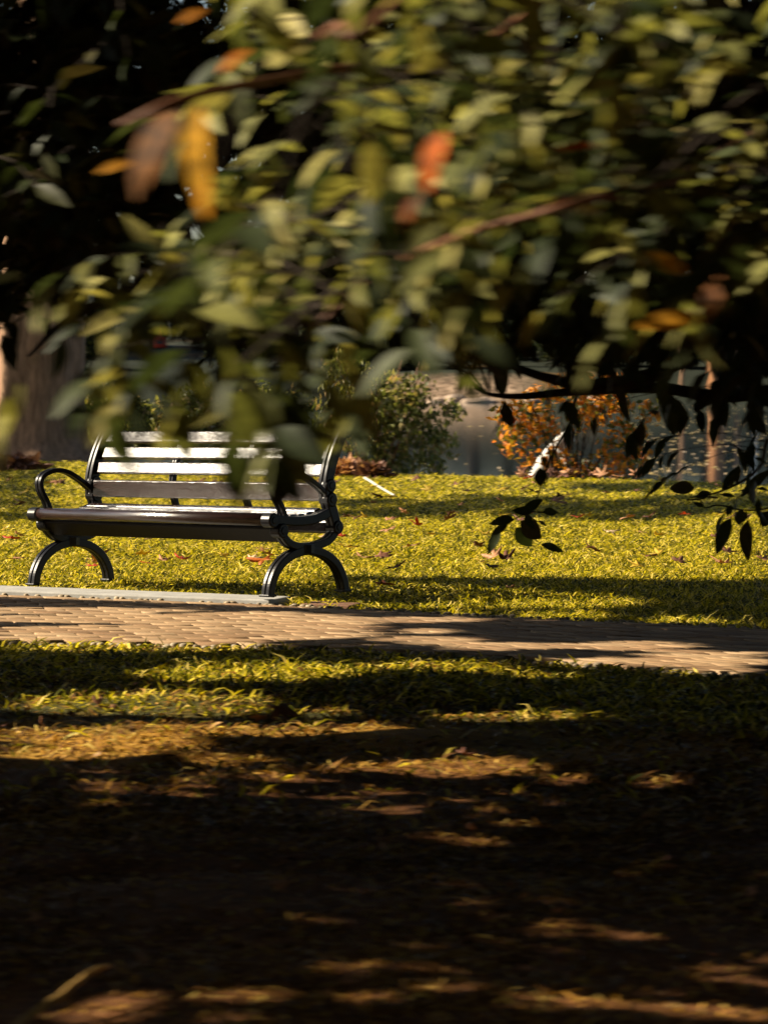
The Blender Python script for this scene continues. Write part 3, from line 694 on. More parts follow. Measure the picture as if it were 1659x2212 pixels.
# upper crown and leaf walls out of view, added to shade sprays and ground
def casters(n, ground_fn, zr):
    g = ground_fn(n); z = rng.uniform(*zr, n)
    return np.stack([g[:, 0] + SX*z, g[:, 1] + SY*z, z], 1)
up = []
T = dark_layer_targets(60000, 7.3, 13.6, (-120, 1760), (-60, 1230))
T = np.concatenate([T, dark_layer_targets(12000, 13.0, 13.6, (1030, 1240), (1050, 1215)), dark_layer_targets(5000, 12.8, 13.3, (1430, 1680), (1020, 1220))])
up_t = rng.uniform(1.2, 5.5, len(T)); Pd = T + up_t[:, None]*Lv
Pd = Pd[allowed(Pd, .05)]; up.append(Pd)
def rbox(n, x, y, z): return np.stack([rng.uniform(*x, n), rng.uniform(*y, n), rng.uniform(*z, n)], 1)
sky_block = np.concatenate([rbox(42000, (-9, 9), (-9, 16), (3.4, 7.5)), rbox(9000, (4.5, 8), (-6, 17), (.3, 6)), rbox(9000, (-10, 8), (-9, -3), (.2, 6)), rbox(9000, (-14, -10.3), (-6, 20), (.2, 3.6)), rbox(26000, (-6, 10), (13, 34), (4.2, 9)), rbox(26000, (-9, 9), (-9, 16), (2.6, 5.5))])  # added canopy and leaf walls, out of view, that cut the sky light
sky_block = sky_block[allowed(sky_block, .11, False)]
loc = np.concatenate(up)
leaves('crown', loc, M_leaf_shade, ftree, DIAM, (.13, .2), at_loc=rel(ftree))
leaves('crown', sky_block, M_leaf_shade, ftree, DIAM, (.3, .5), at_loc=rel(ftree))

# ------------------------------------------------------------------ shade trees to the left of the view
def shade_tree(base, h, label, P, size, limbs_to):
    t = empty('shade_tree', (base[0], base[1], 0), label, 'tree')
    mb = MB(); limb(mb, [(base[0], base[1], -.1), (base[0]+.05, base[1], h*.3), (base[0]-.05, base[1]+.1, h*.65), (base[0], base[1], h)], .19, .08, 12)
    mb.build('trunk', M_bark, t, smooth=True, loc=rel(t))
    leaves('crown', P, M_leaf_shade, t, DIAM, size, at_loc=rel(t))
    return t
def g_near(n): return np.stack([rng.uniform(-1.6, 1.8, n), rng.uniform(4.6, 13.4, n)], 1)
P1 = casters(60000, g_near, (2.3, 4.6)); P1 = P1[allowed(P1, .03)]
shade_tree((-8.2, 9.6), 5.5, 'shade tree standing on bare soil left of the near grass', P1, (.08, .13), None)
def g_mid(n): return np.stack([rng.uniform(-3.2, 3.6, n), rng.uniform(12.6, 20., n)], 1)
P2 = casters(30000, g_mid, (3.2, 6.2)); P2 = P2[allowed(P2, .06)]
px, py = 829.5+FPX*(P2[:, 0]-SX*P2[:, 2])/(P2[:, 1]-SY*P2[:, 2]), 0
keep = (px > -30) | (rng.random(len(P2)) < .25); P2 = P2[keep]
shade_tree((-10.5, 14.4), 6.5, 'shade tree standing beside the brick path left of the bench', P2, (.14, .22), None)
def g_far(n): return np.stack([rng.uniform(-6, 6, n), rng.uniform(20, 46., n)], 1)
P3 = casters(60000, g_far, (4.5, 9.)); P3 = P3[allowed(P3, .13)]
tt = np.array([at(a, b, 44.) for a, b in zip(rng.uniform(-90, 190, 2600), rng.uniform(330, 960, 2600))]); tt = tt + rng.uniform(5, 13, 2600)[:, None]*Lv  # leaves out of view, added to shade the old trunk
tpx = 829.5 + FPX*tt[:, 0]/tt[:, 1]; tt = tt[(tpx < -90) & (np.sin(tt[:, 2]*1.9 + tt[:, 1]) > -.75)]
gx = P3[:, 0]-SX*P3[:, 2]; gy = P3[:, 1]-SY*P3[:, 2]
ipx = 829.5+FPX*gx/gy; P3 = P3[((ipx > -30) & (ipx < 1690)) | (rng.random(len(P3)) < .15)]
shade_tree((-17., 31.), 9, 'tall shade tree standing on the lawn left of the bench', np.concatenate([P3, tt]), (.22, .36), None)

# ------------------------------------------------------------------ old tree by the water, left edge of the view
ot = empty('old_tree', (-4.72, 44.6, 0), 'old tree with a thick pale trunk behind the bench', 'tree')
mb = MB(); kk = 26; zs = [-.3, .0, .12, .3, .6, 1.0, 1.6, 2.4, 3.4, 5, 7.5, 10.5]
rs = [.95, .86, .74, .66, .61, .58, .57, .565, .56, .55, .54, .52]
V = []
for z, r in zip(zs, rs):
    for j in range(kk):
        a = 2*math.pi*j/kk; rr = r*(1 + .06*math.sin(5*a+1) + .04*math.sin(9*a+2+z*.3) + max(0, .35-z)*.35*math.sin(7*a))
        V.append((-4.72 + rr*math.cos(a) + .03*z, 44.6 + rr*math.sin(a), z))
mb.add(V, [(i*kk+j, i*kk+(j+1) % kk, (i+1)*kk+(j+1) % kk, (i+1)*kk+j) for i in range(len(zs)-1) for j in range(kk)])
mb.build('trunk', M_bark_pale, ot, smooth=True, loc=rel(ot))
cl = rng.normal(size=(34, 3))*np.array([3.2, 2.2, 1.3]) + np.array([-5.5, 46, 13.5])
P = (cl[rng.integers(0, 34, 12000)] + rng.normal(size=(12000, 3))*.8); P = P[P[:, 2] > 6.6]
leaves('crown', P, M_leaf_far, ot, DIAM, (.25, .4), at_loc=rel(ot))
for (a, b) in (((-4.6, 44.6, 9), (-7.5, 46, 13)), ((-4.5, 44.6, 9.5), (-2.5, 45.3, 14)), ((-4.5, 44.6, 9.7), (-5, 47.5, 14.5))):
    mb = MB(); limb(mb, [a, tuple((np.array(a)+b)/2+np.array([0, 0, -.3])), b], .3, .06); mb.build('branch', M_bark_pale, ot, smooth=True, loc=rel(ot))

# ------------------------------------------------------------------ shrubs on the near bank
def shrub(name, label, base, stems, clumps, n, mat, size, mats2=None, r=.012, tmpl=DIAM, spread=.16, ax=None):
    t = empty(name, base, label, 'shrub'); b = np.array(base)
    mb = MB()
    for s in stems: limb(mb, [b + np.array([s[0]*.25, s[1]*.25, -.1]), b + np.array([s[0]*.6, s[1]*.6, s[2]*.55]), b + np.array(s)], r, r*.3, 5, 5, .012)
    mb.build('stems', M_bark if mats2 is None else mats2, t, loc=rel(t))
    C = np.array(clumps, float); w = C[:, 3]**2; w = w/w.sum()
    k = rng.choice(len(C), n, p=w); v = rng.normal(size=(n, 3)); v /= np.linalg.norm(v, axis=1)[:, None]
    P = b + C[k, :3] + v*(C[k, 3]*rng.uniform(.35, 1.1, n))[:, None]
    P = P[P[:, 2] > b[2]-.02]
    axis = None
    if ax is not None: axis = np.array(ax) + rng.normal(size=(len(P), 3))*.5
    leaves('foliage', P, mat, t, tmpl, size, axis, at_loc=rel(t))
    return t
def bank(px, py, Y): p = at(px, py, Y); return p
def cl_px(base, lst, Y):
    out = []
    for (px, py, rpx) in lst:
        p = at(px, py, Y) - np.array(base); out.append((p[0], p[1] + rng.uniform(-.25, .25), p[2], rpx*Y/FPX))
    return out
b1 = at(810, 1032, 40.5); b1[2] = -.05
shrub('vine_shrub', 'tall green shrub draped in trailing vines at the water edge', tuple(b1),
      [(rng.uniform(-.8, .9), rng.uniform(-.4, .4), rng.uniform(.7, 1.5)) for _ in range(26)],
      cl_px(b1, [(740, 830, 55), (800, 850, 60), (850, 860, 60), (900, 850, 45), (880, 900, 60), (770, 920, 60), (830, 930, 60), (720, 900, 50), (930, 930, 45), (960, 960, 35), (900, 980, 50), (800, 990, 45), (850, 1000, 40), (940, 1000, 30), (985, 890, 20), (960, 880, 25), (710, 790, 30), (730, 770, 25), (780, 800, 35)], 40.5), 3200, M_leaf_green, (.06, .12), M_twig, .010, DIAM, ax=(0, 0, -1.0))
b2 = at(1235, 1040, 37.2); b2[2] = -.03
oc = cl_px(b2, [(1110, 905, 45), (1150, 880, 48), (1170, 930, 45), (1120, 960, 36), (1140, 1000, 26), (1210, 850, 40), (1280, 850, 50), (1260, 900, 40), (1330, 900, 45), (1340, 1000, 45), (1310, 960, 30), (1370, 940, 35), (1390, 990, 30), (1240, 1010, 40), (1290, 1020, 40), (1080, 900, 24), (1090, 960, 24), (1400, 890, 35), (1330, 850, 45), (1200, 990, 28), (1270, 830, 24)], 37.2)
shrub('autumn_shrub', 'orange leaved autumn shrub with bare stems at the water edge', tuple(b2),
      [(rng.uniform(-.7, .8), rng.uniform(-.3, .3), rng.uniform(.6, 1.2)) for _ in range(30)], oc, 1600, M_leaf_orange, (.07, .13), M_bark, .010, DIAM)
for (px, py, Y, cs, n, lab) in ((240, 985, 46, [(230, 850, 40), (260, 890, 45), (220, 930, 40), (300, 900, 40), (250, 960, 36), (310, 950, 36), (190, 890, 30)], 2600, 'low green shrub beside the thick pale trunk'),
        (450, 1000, 45, [(360, 900, 45), (430, 880, 55), (500, 900, 50), (560, 880, 55), (400, 950, 45), (480, 960, 50), (560, 960, 50), (620, 930, 50), (640, 880, 45)], 4200, 'wide dark shrub behind the bench back'),
        (330, 760, 60, [], 0, '')):
    if not cs: continue
    b = at(px, py, Y); b[2] = -.05
    shrub('bank_shrub', lab, tuple(b), [(rng.uniform(-.6, .6), rng.uniform(-.3, .3), rng.uniform(.4, .8)) for _ in range(12)], cl_px(b, cs, Y), n, M_leaf_green, (.07, .14), M_bark, .012)

# white-washed leaning trunk inside the orange shrub
wt = empty('leaning_trunk', (at(1160, 1040, 37.6)[0], 37.6, 0), 'white washed stub of a trunk leaning inside the orange shrub', 'tree stump')
mb = MB(); p = [at(1158, 1042, 37.6), at(1176, 1005, 37.6), at(1204, 965, 37.65), at(1232, 940, 37.7)]
limb(mb, p, .125, .075, 12, 6, .004); mb.build('stub', M_white_bark, wt, smooth=True, loc=rel(wt))
mb = MB(); limb(mb, [at(1200, 970, 37.6), at(1215, 985, 37.55), at(1225, 1005, 37.5)], .05, .03, 8); mb.build('side_limb', M_white_bark, wt, smooth=True, loc=rel(wt))

# ------------------------------------------------------------------ across the pond
def proto_tree(seed, h, w, mat, bark, n=5200):
    r = np.random.default_rng(seed)
    t = empty('waterside_tree', (0, 0, 0))
    mb = MB(); limb(mb, [(0, 0, -.6), (.15, 0, h*.25), (-.1, .1, h*.55), (0, 0, h*.85)], .45, .12, 10)
    for k in range(6):
        a = r.uniform(0, 6.28); z = h*r.uniform(.28, .6); mb_e = (math.cos(a)*w*.7, math.sin(a)*w*.7, z + h*.18)
        limb(mb, [(0, 0, z), (mb_e[0]*.5, mb_e[1]*.5, z + h*.06), mb_e], .16, .04, 6)
    mb.build('trunk', bark, t, smooth=True)
    c = r.normal(size=(40, 3)); c /= np.linalg.norm(c, axis=1)[:, None]; c *= r.uniform(.35, 1, (40, 1)); c = c*np.array([w, w, h*.38]) + np.array([0, 0, h*.62])
    P = c[r.integers(0, 40, n)] + r.normal(size=(n, 3))*np.array([w*.17, w*.17, h*.06])
    leaves('crown', P, mat, t, DIAM, (.5, .95))
    return t
def copy_tree(o, parent=None):
    c = o.copy(); COL.objects.link(c); c.parent = parent
    for ch in [k for k in bpy.data.objects if k.parent == o]: copy_tree(ch, c)
    return c
protos = [proto_tree(1, 19, 5.5, M_leaf_far, M_bark), proto_tree(2, 24, 6.5, M_leaf_far, M_bark), proto_tree(3, 15, 5.0, M_leaf_far, M_bark_rust)]
tp = [(-30, 205, 1), (-24, 214, 0), (-39, 232, 2), (-4.5, 207, 1), (1, 215, 0), (5.5, 203, 1), (11, 212, 0), (15.5, 204, 1), (20.5, 210, 1), (26, 205, 0), (32, 212, 1), (-36, 212, 0), (9, 240, 1), (-1, 245, 1), (18, 242, 0), (29, 245, 1), (24, 232, 0), (4, 262, 1), (14, 268, 1), (40, 225, 0)]
used = set()
for (x, y, k) in tp:
    o = protos[k] if k not in used else copy_tree(protos[k]); used.add(k)
    o.location = (x, y, float(ground_z(x, y))); o.rotation_euler = (0, 0, rng.uniform(0, 6.28)); s = rng.uniform(.9, 1.15); o.scale = (s, s, s)
    tag(o, 'dark leafy tree standing on the slope across the pond', 'tree', 'trees across the pond')
# pale bare trunks at the far water edge, mirrored in the pond
for (px, wpx, mat, lab, hh) in ((1545, 42, M_bark_rust, 'thick rust brown trunk at the far water edge', 9), (1628, 9, M_white_bark, 'thin white birch trunk at the far water edge', 10), (1590, 14, M_bark_pale, 'slender pale trunk between the rust and white ones', 8), (1470, 10, M_bark_pale, 'thin grey trunk left of the rust brown one', 8)):
    Y = 184.; x = (px-829.5)*Y/FPX; z0 = float(ground_z(x, Y))
    t = empty('bare_tree', (x, Y, z0), lab, 'tree'); r = wpx*Y/FPX/2
    mb = MB(); limb(mb, [(x, Y, z0-.4), (x+.1, Y, z0+2), (x-.1, Y+.1, z0+5), (x+.15, Y, z0+hh)], r, r*.5, 10); mb.build('trunk', mat, t, smooth=True, loc=rel(t))
    for k in range(7):
        mb = MB(); a = rng.uniform(0, 6.28); zz = z0 + hh*rng.uniform(.45, .95); limb(mb, [(x, Y, zz), (x+math.cos(a)*.8, Y+math.sin(a)*.8, zz+.8), (x+math.cos(a)*1.6, Y+math.sin(a)*1.6, zz+1.1)], r*.25, .02, 5); mb.build('branch', mat, t, smooth=True, loc=rel(t))
# dark undergrowth added along the far slope to cover its sunlit ground
b0 = (0., 0., 0.)
fs = shrub('slope_shrub', 'dark shrub added on the slope across the pond', b0, [(rng.uniform(-1.2, 1.2), rng.uniform(-.8, .8), rng.uniform(1.5, 2.8)) for _ in range(8)],
           [(rng.uniform(-1.9, 1.9), rng.uniform(-1, 1), rng.uniform(.5, 2.6), rng.uniform(.6, 1.0)) for _ in range(22)], 2600, M_leaf_far, (.25, .45), M_bark, .05)
first = True
for i, x in enumerate(np.concatenate([np.arange(-27, 29, 3.1), np.arange(-26, 31, 3.7), np.arange(-28, 33, 4.2)])):
    Y = 191 + 9*(i > 18) + 16*(i > 34) + rng.uniform(-1.5, 1.5)
    px_ = 829.5 + FPX*x/Y
    if 190 < px_ < 440 and Y < 212: continue
    o = fs if first else copy_tree(fs); first = False
    o.location = (x, Y, float(ground_z(x, Y)) - .1); k = rng.uniform(.75, 1.25)*(.55 if 880 < px_ < 1130 and Y < 200 else 1); o.scale = (k, k, k*rng.uniform(.8, 1.2)); o.rotation_euler = (0, 0, rng.uniform(0, 6.28))
    tag(o, 'dark shrub added on the slope across the pond', 'shrub', 'shrubs across the pond')
# rocks along the far shore
def rock(s, seed):
    r = np.random.default_rng(seed); bm = bmesh.new(); bmesh.ops.create_icosphere(bm, subdivisions=3, radius=1)
    ph = r.uniform(0, 6, 6)
    for v in bm.verts:
        c = v.co; k = 1 + .16*math.sin(3*c.x+ph[0])*math.cos(2.3*c.y+ph[1]) + .12*math.sin(5*c.z+ph[2]) + .06*math.sin(9*c.x+ph[3])
        v.co = Vector((c.x*k*1.25, c.y*k, c.z*k*.7))*s
    me = bpy.data.meshes.new('shore_rock'); bm.to_mesh(me); bm.free(); me.materials.append(M_rock)
    for pl in me.polygons: pl.use_smooth = False
    return me
rk = [rock(1, 1), rock(1, 2), rock(1, 3)]
for i, (px, s) in enumerate(((935, .5), (955, .38), (985, .62), (1010, .5), (1030, .75), (1048, .4), (1075, .5), (925, .25), (945, .3), (970, .22), (995, .3), (1022, .25), (1060, .3), (1090, .28), (1110, .35), (1150, .45), (1200, .4), (1290, .5), (1400, .45), (1440, .4))):
    Y = 181.2 + rng.uniform(-.6, .8); x = (px-829.5)*Y/FPX
    o = bpy.data.objects.new('shore_rock', rk[i % 3]); COL.objects.link(o); o.location = (x, Y, float(ground_z(x, Y)) + s*.25); o.scale = (s, s, s); o.rotation_euler = (0, 0, rng.uniform(0, 6))
    tag(o, 'tan rock lying along the far water edge', 'rock', 'rocks on the far shore')
# red marker and blue sign glimpsed through the leaves
rp = at(345, 745, 215.); rz = float(ground_z(rp[0], 215.))
rm = empty('red_marker', (rp[0], 215., rz), 'small red tapered shape with a dark window seen between the leaves', 'marker')
mb = MB(); mb.tube([(rp[0], 215, rz-.1), (rp[0]-.02, 215, rz+.5), (rp[0]-.16, 215, rz+.55), (rp[0]-.22, 215, rz+1.1), (rp[0]-.26, 215, rz+1.5), (rp[0]-.2, 215, rz+1.72)], [.5, .46, .24, .17, .13, .16], 14); mb.build('body', M_redp, rm, smooth=True, loc=rel(rm))
mb = MB(); mb.box((rp[0], 214.52, rz+.3), (.42, .06, .22)); mb.build('window', M_glass, rm, loc=rel(rm))
sgp = at(1160, 597, 232.); sz = float(ground_z(sgp[0], 232.))
sg = empty('notice_board', (sgp[0], 232., sz), 'white notice board with a blue panel on posts across the pond', 'sign')
mb = MB(); mb.box((sgp[0], 232, sgp[2]), (2.1, .08, 1.0)); mb.build('board', M_whitep, sg, loc=rel(sg))
mb = MB(); mb.box((sgp[0]+.15, 231.93, sgp[2]-.1), (1.0, .05, .4)); mb.build('panel', M_bluep, sg, loc=rel(sg))
for s in (-.8, .8):
    mb = MB(); mb.tube([(sgp[0]+s, 232.1, sz-.2), (sgp[0]+s, 232.1, sgp[2]+.3)], .06, 8); mb.build('post', M_bark_pale, sg, loc=rel(sg))

# specks of leaves floating on the pond
n = 620
Y = 56 + (178-56)*rng.random(n)**1.3; px = np.where(rng.random(n) < .85, rng.uniform(1360, 1720, n), rng.uniform(850, 1720, n))
loc = np.stack([(px-829.5)*Y/FPX, Y, np.full(n, wz+.01)], 1)
loc += np.array([0, 0, 0])
an = rng.uniform(0, 6.28, n); s_ = rng.uniform(.04, .13, n)
V, F = instance(DIAM, loc, np.stack([np.cos(an), np.sin(an), np.zeros(n)], 1), np.tile([0, 0, 1.], (n, 1)), s_, 1.2)
tag(mesh_np('floating_leaves', V, [F], M_cream, tint=np.repeat(rng.random(n), 2)), 'pale leaf specks floating on the dark pond', 'leaves', kind='stuff')

# ------------------------------------------------------------------ grass and litter
def blades(n_tries, dens, yr, length, width, flat=(.25, 1.1), mar=.6):
    Y = rng.uniform(yr[0], yr[1], n_tries); X = rng.uniform(-1, 1, n_tries)*(Y*.122 + mar)
    k = rng.random(n_tries) < dens(X, Y)*(Y*.122+mar)/(yr[1]*.122+mar)
    X, Y = X[k], Y[k]; n = len(X); Z = ground_z(X, Y)
    a = rng.uniform(0, 6.28, n); lean = rng.uniform(flat[0], flat[1], n); ln = rng.uniform(*length, n)*(1+.3*rng.normal(size=n)).clip(.5, 1.7)
    w = rng.uniform(*width, n)
    d = np.stack([np.cos(a)*np.sin(lean), np.sin(a)*np.sin(lean), np.cos(lean)], 1)
    a2 = a + rng.normal(size=n)*.5; l2 = np.clip(lean + rng.uniform(.2, .9, n), 0, 1.75)
    d2 = np.stack([np.cos(a2)*np.sin(l2), np.sin(a2)*np.sin(l2), np.cos(l2)], 1)
    s = np.stack([-np.sin(a), np.cos(a), rng.normal(size=n)*.3], 1)
    P = np.stack([X, Y, Z+.002], 1); M_ = P + d*(ln*.55)[:, None]; T_ = M_ + d2*(ln*.5)[:, None]
    T_[:, 2] = np.maximum(T_[:, 2], Z+.008)
    w = w[:, None]
    V = np.stack([P - s*w*.4, P + s*w*.4, M_ + s*w*.5, M_ - s*w*.5, T_], 1).reshape(-1, 3)
    o = np.arange(n)[:, None]*5
    return V, o + np.array([0, 1, 2, 3]), o + np.array([3, 2, 4]), rng.random(n)
def mk_grass(name, sets, mat, label, cat):
    Vs = []; Q = []; T = []; t4 = []; t3 = []; o = 0
    for V, q, t, r in sets:
        Vs.append(V); Q.append(q+o); T.append(t+o); t4.append(r); o += len(V)
    tint = np.concatenate(t4 + t4)
    return tag(mesh_np(name, np.concatenate(Vs), [np.concatenate(Q), np.concatenate(T)], mat, tint=tint), label, cat, kind='stuff')
def on_slab(X, Y):
    t = (X+5)/4.4; yc = 19.72 + t*(17.41-19.72)
    return (X < -.52) & (np.abs(Y-yc) < .27)
def d_lawn(X, Y):
    patch = .75 + .35*np.sin(X*1.9+Y*.7)*np.sin(Y*.9-X)
    ed = np.where(Y < far_edge(X)+.09, 0, 1)*np.where(Y > lawn_edge(X)+.3, 0, 1)
    return ed*patch*(1-on_slab(X, Y))
def d_near(X, Y):
    e = near_edge(X) - .02
    k = sstep((Y - (e-3.3)) / 2.6)
    patch = .5 + .6*np.sin(X*2.7+1)*np.sin(Y*3.1) + .25*np.sin(X*7+Y*5)
    return np.where(Y > e, 0, 1)*np.clip(k*1.3*(.6+patch) , .03, 1)
S = [blades(230000, d_lawn, (15.5, 22), (.03, .075), (.005, .010), (.75, 1.5)),
     blades(290000, d_lawn, (21.5, 31), (.035, .08), (.006, .012), (.75, 1.5)),
     blades(210000, d_lawn, (30.5, 46), (.04, .09), (.009, .016), (.75, 1.5)),
     blades(95000, d_near, (9.2, 15.6), (.03, .08), (.007, .013), (.75, 1.5))]
mk_grass('grass', S, M_grass, 'short yellow green grass on both sides of the brick path', 'grass')
def d_lit(X, Y): return np.where(Y > near_edge(X)-.12, 0, 1)*np.clip(.5+.5*np.sin(X*3.3+Y*1.2)*np.sin(Y*2.2-X), .15, 1)
S = [blades(60000, d_lit, (8.6, 15.), (.02, .065), (.005, .014), (.9, 1.5)), blades(70000, d_lit, (4.6, 9.2), (.012, .04), (.004, .011), (1.0, 1.52)), blades(9000, d_lit, (4.6, 13.), (.05, .15), (.0015, .004), (1.25, 1.54))]
mk_grass('leaf_litter', S, M_litter, 'dry leaf and straw litter over bare brown soil', 'litter')

# ------------------------------------------------------------------ fallen leaves
def maple(seed, curl=.5):
    r = random.Random(seed); V = [(0, 0, 0)]; tips = [(0, 1.0), (52, .92), (-52, .92), (112, .62), (-112, .62)]
    ring = []
    for a, l in tips:
        a += r.uniform(-7, 7); l *= r.uniform(.85, 1.1)
        ring += [(a, l), (a-14, l*.66), (a+14, l*.66), (a-9, l*.82), (a+10, l*.80)]
    for a in (26, -26, 82, -82, 148, -148): ring.append((a+r.uniform(-4, 4), r.uniform(.30, .42)))
    ring.append((180, .12)); ring.sort()
    f1 = r.uniform(-curl, curl); f2 = r.uniform(.1, curl*1.5); ph = r.uniform(0, 6)
    for a, l in ring:
        x, y = l*math.cos(math.radians(a)), l*math.sin(math.radians(a))
        V.append((x, y, f2*(y*y)*.9 + f1*x*x*.6 + .10*math.sin(4*math.radians(a)+ph)*l))
    n = len(ring); return np.array(V), [(0, 1+i, 1+(i+1) % n) for i in range(n)]
def fallen(px, py, size, mat, label, group=None, tilt=.4, lift=None, X=None, Y=None):
    if X is None: X, Y = gnd(px, py)
    V, F = maple(int(rng.integers(1000000))); V = V*size*(.62 if py < 1300 else .55)
    az = rng.uniform(0, 6.28); tx = rng.normal()*tilt*.6; ty = rng.normal()*tilt*.6
    R = np.array(Matrix.Rotation(az, 3, 'Z') @ Matrix.Rotation(tx, 3, 'X') @ Matrix.Rotation(ty, 3, 'Y'))
    V = V @ R.T
    # stalk
    z = float(ground_z(X, Y)) + ((.075 if py < 1300 else .02) if lift is None else lift) - V[:, 2].min()*.75
    o = mesh_np('fallen_leaf', V, [F], mat, tint=np.full(len(F), rng.random()), smooth=False)
    o.location = (X, Y, z)
    m = o.modifiers.new('t', 'SOLIDIFY'); m.thickness = .0012
    return tag(o, label, 'leaf', group)
g1 = 'fallen leaves on the lawn'
for a in ((22, 1187, .15, M_red, 'red fallen leaf on the lawn left of the bench'),
    (297, 1187, .12, M_cream, 'cream fallen leaf on the lawn below the front rail'),
    (326, 1192, .09, M_brown, 'dark brown fallen leaf beside the cream one under the bench'),
    (160, 1207, .13, M_red, 'red fallen leaf framed by the left iron arch'),
    (318, 1246, .10, M_orange, 'orange fallen leaf midway under the bench'),
    (352, 1238, .11, M_tan, 'tan fallen leaf between orange and red ones under the bench'),
    (392, 1234, .12, M_red, 'red fallen leaf under the middle of the bench'),
    (203, 1250, .12, M_red, 'red fallen leaf against the rear left foot'),
    (508, 1180, .11, M_red, 'red fallen leaf just below the lower rail'),
    (262, 1173, .10, M_tan, 'tan fallen leaf close under the left of the rail'),
    (560, 1216, .12, M_cream, 'cream fallen leaf left of the right iron arch'),
    (566, 1243, .19, M_orange, 'large orange fallen leaf against the front right foot'),
    (545, 1232, .12, M_cream, 'cream curled fallen leaf touching the large orange one'),
    (708, 1188, .14, M_cream, 'cream fallen leaf right of the iron waist'),
    (738, 1180, .10, M_red, 'red fallen leaf right of the bench frame'),
    (752, 1142, .11, M_brown, 'brown fallen leaf right of the bench seat'),
    (838, 1168, .14, M_tan, 'tan fallen leaf on the sunlit lawn right of the bench'),
    (905, 1160, .12, M_red, 'thin red fallen leaf on the sunlit lawn'),
    (850, 1252, .15, M_brown, 'brown fallen leaf standing up near the shade edge'),
    (825, 1289, .14, M_orange, 'orange fallen leaf in the shade right of the bench feet'),
    (1252, 1137, .13, M_red, 'red brown fallen leaf under the hanging twig'),
    (1318, 1177, .14, M_cream, 'cream fallen leaf alone on the bright lawn'),
    (1362, 1142, .15, M_tan, 'tan fallen leaf left of a brown one on the lawn'),
    (1402, 1140, .13, M_brown, 'brown fallen leaf right of a tan one on the lawn'),
    (1476, 1127, .14, M_red, 'red fallen leaf on the lawn far right'),
    (1148, 1050, .20, M_orange, 'orange fallen leaf in front of the white trunk stub'),
    (1182, 1052, .15, M_brown, 'brown fallen leaf in front of the white trunk stub'),
    (1198, 1102, .20, M_tan, 'pinkish tan fallen leaf in the lawn shade strip'),
    (988, 1060, .17, M_brown, 'brown fallen leaf left of the orange shrub'),
    (822, 1094, .16, M_brown, 'brown fallen leaf below the white stick'),
    (1055, 1258, .12, M_brown, 'brown fallen leaf at the edge of the lawn shade'),
    (1100, 1296, .10, M_tan, 'tan fallen leaf in the shaded grass by the path'),
    (130, 990, .34, M_orange, 'large orange tan leaf at the foot of the thick trunk')):
    fallen(*a)
for i in range(110):
    px = rng.uniform(0, 1659); py = rng.choice([rng.uniform(1040, 1110), rng.uniform(1110, 1250)])
    if 60 < px < 760 and py < 1160: py = 1060
    fallen(px, py, rng.uniform(.09, .16), [M_tan, M_brown, M_yell][i % 3], 'small dull fallen leaf lying flat in the grass', g1)
for (px, py, s, m, lab) in ((605, 1556, .16, M_brown, 'large curled brown leaf on the dark soil edge'), (560, 1560, .08, M_tan, 'small tan leaf beside the large curled brown one'), (1000, 1650, .09, M_brown, 'brown leaf standing in the small sun patch'), (785, 1562, .05, M_yell, 'small yellow green leaf right of the curled brown one'), (210, 1540, .10, M_brown, 'brown leaf on the sunlit grass streak'),
    (1180, 1938, .05, M_yell, 'tiny yellow leaf on dark soil, left of two'), (1468, 1970, .055, M_yell, 'tiny yellow leaf on dark soil, right of two'), (1440, 1868, .06, M_brown, 'brown leaf on the dark soil at right'), (1555, 2158, .05, M_brown, 'red brown leaf in the bottom right sun patch'), (1595, 2160, .045, M_yell, 'yellow leaf in the bottom right sun patch')):
    fallen(px, py, s, m, lab, None, .9)
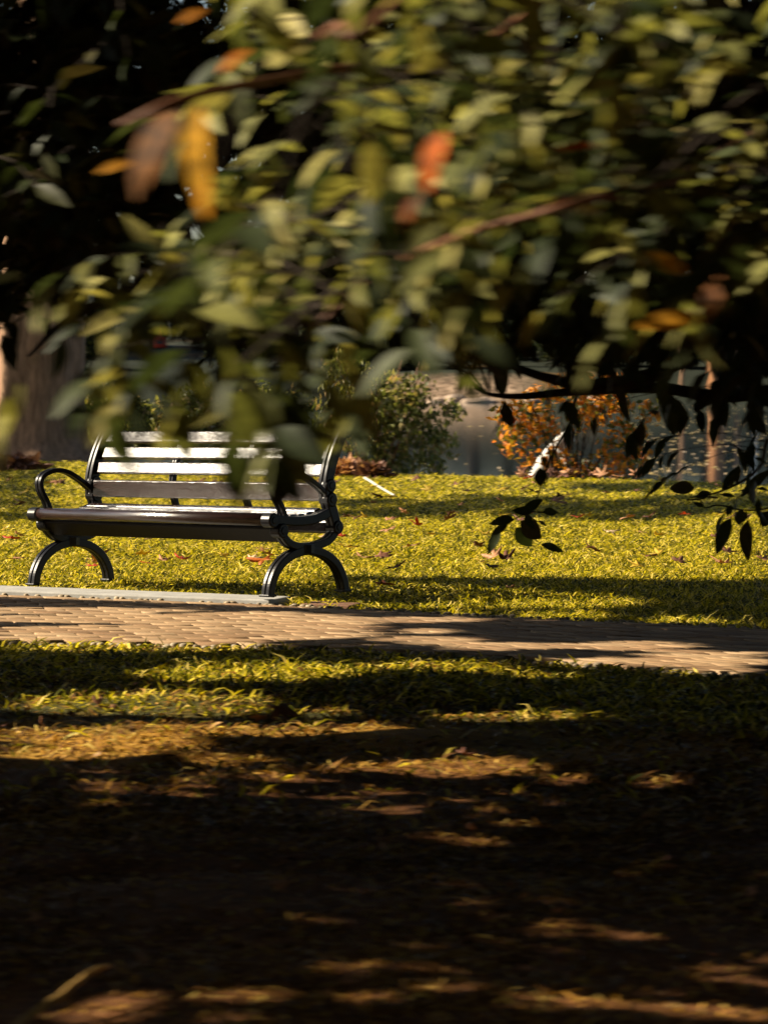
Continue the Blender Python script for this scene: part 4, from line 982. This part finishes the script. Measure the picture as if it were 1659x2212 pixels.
for i in range(60):
    px = rng.uniform(0, 1659); py = rng.uniform(1480, 2200)
    fallen(px, py, rng.uniform(.03, .06), [M_tan, M_brown, M_tan][i % 3], 'small dry leaf lying on the dark bare soil', 'dry leaves on the bare soil', None or .7)
for i in range(24):
    fallen(rng.uniform(1120, 1420), rng.uniform(1037, 1046), rng.uniform(.12, .2), [M_brown, M_tan, M_brown][i % 3], 'fallen leaf heaped under the orange shrub', 'leaves under the orange shrub', None or .9)

# ------------------------------------------------------------------ small things lying about
def stick(name, label, pts, r0, r1, mat, cat='stick', knots=()):
    t = MB(); limb(t, pts, r0, r1, 8, 6, .0008); c = tuple(pts[0]); o = t.build(name, mat, smooth=True, loc=c); return tag(o, label, cat)
x0, y0 = gnd(788, 1046); x1, y1 = gnd(852, 1081)
stick('white_stick', 'straight white stick lying on the lawn behind the bench', [(x0, y0, .07), ((x0+x1)/2, (y0+y1)/2, .055), (x1, y1, .045)], .015, .011, M_stick)
x0, y0 = gnd(55, 2215); x1, y1 = gnd(228, 2118)
stick('dry_twig', 'yellow dry twig on the soil in the near left corner', [(x0-.02, y0-.15, .004), (x0, y0, .012), (x0+.055, y0+.10, .035), (x0+.10, y0+.20, .06), (x0+.135, y0+.27, .062)], .009, .005, M_ystick, 'twig')
x0, y0 = gnd(1442, 1053)
stick('thin_stake', 'thin pale stake standing in the grass by the water', [(x0, y0, -.05), (x0-.01, y0, .1), (x0-.05, y0, .24)], .012, .008, M_stick, 'stake')
def heap(label, px, py, wpx, hpx, mat):
    X, Y = gnd(px, py); rx = wpx*Y/FPX; hz = hpx*Y/FPX
    t = empty('leaf_pile', (X, Y, 0), label, 'leaf pile')
    n = 420; a = rng.uniform(0, 6.28, n); r = rng.random(n)**.6
    P = np.stack([X + r*np.cos(a)*rx, Y + r*np.sin(a)*rx*.7, hz*(1-r**1.7)*rng.uniform(.6, 1, n)+.02], 1)
    leaves('leaves', P, mat, t, LEAF3, (.10, .2), at_loc=rel(t))
heap('brown leaf pile behind the right end of the bench', 752, 1030, 38, 20, M_tan)
heap('brown leaf pile left of the white stick', 806, 1036, 26, 18, M_brown)
heap('leaf pile at the foot of the thick pale trunk', 40, 1018, 50, 26, M_brown)
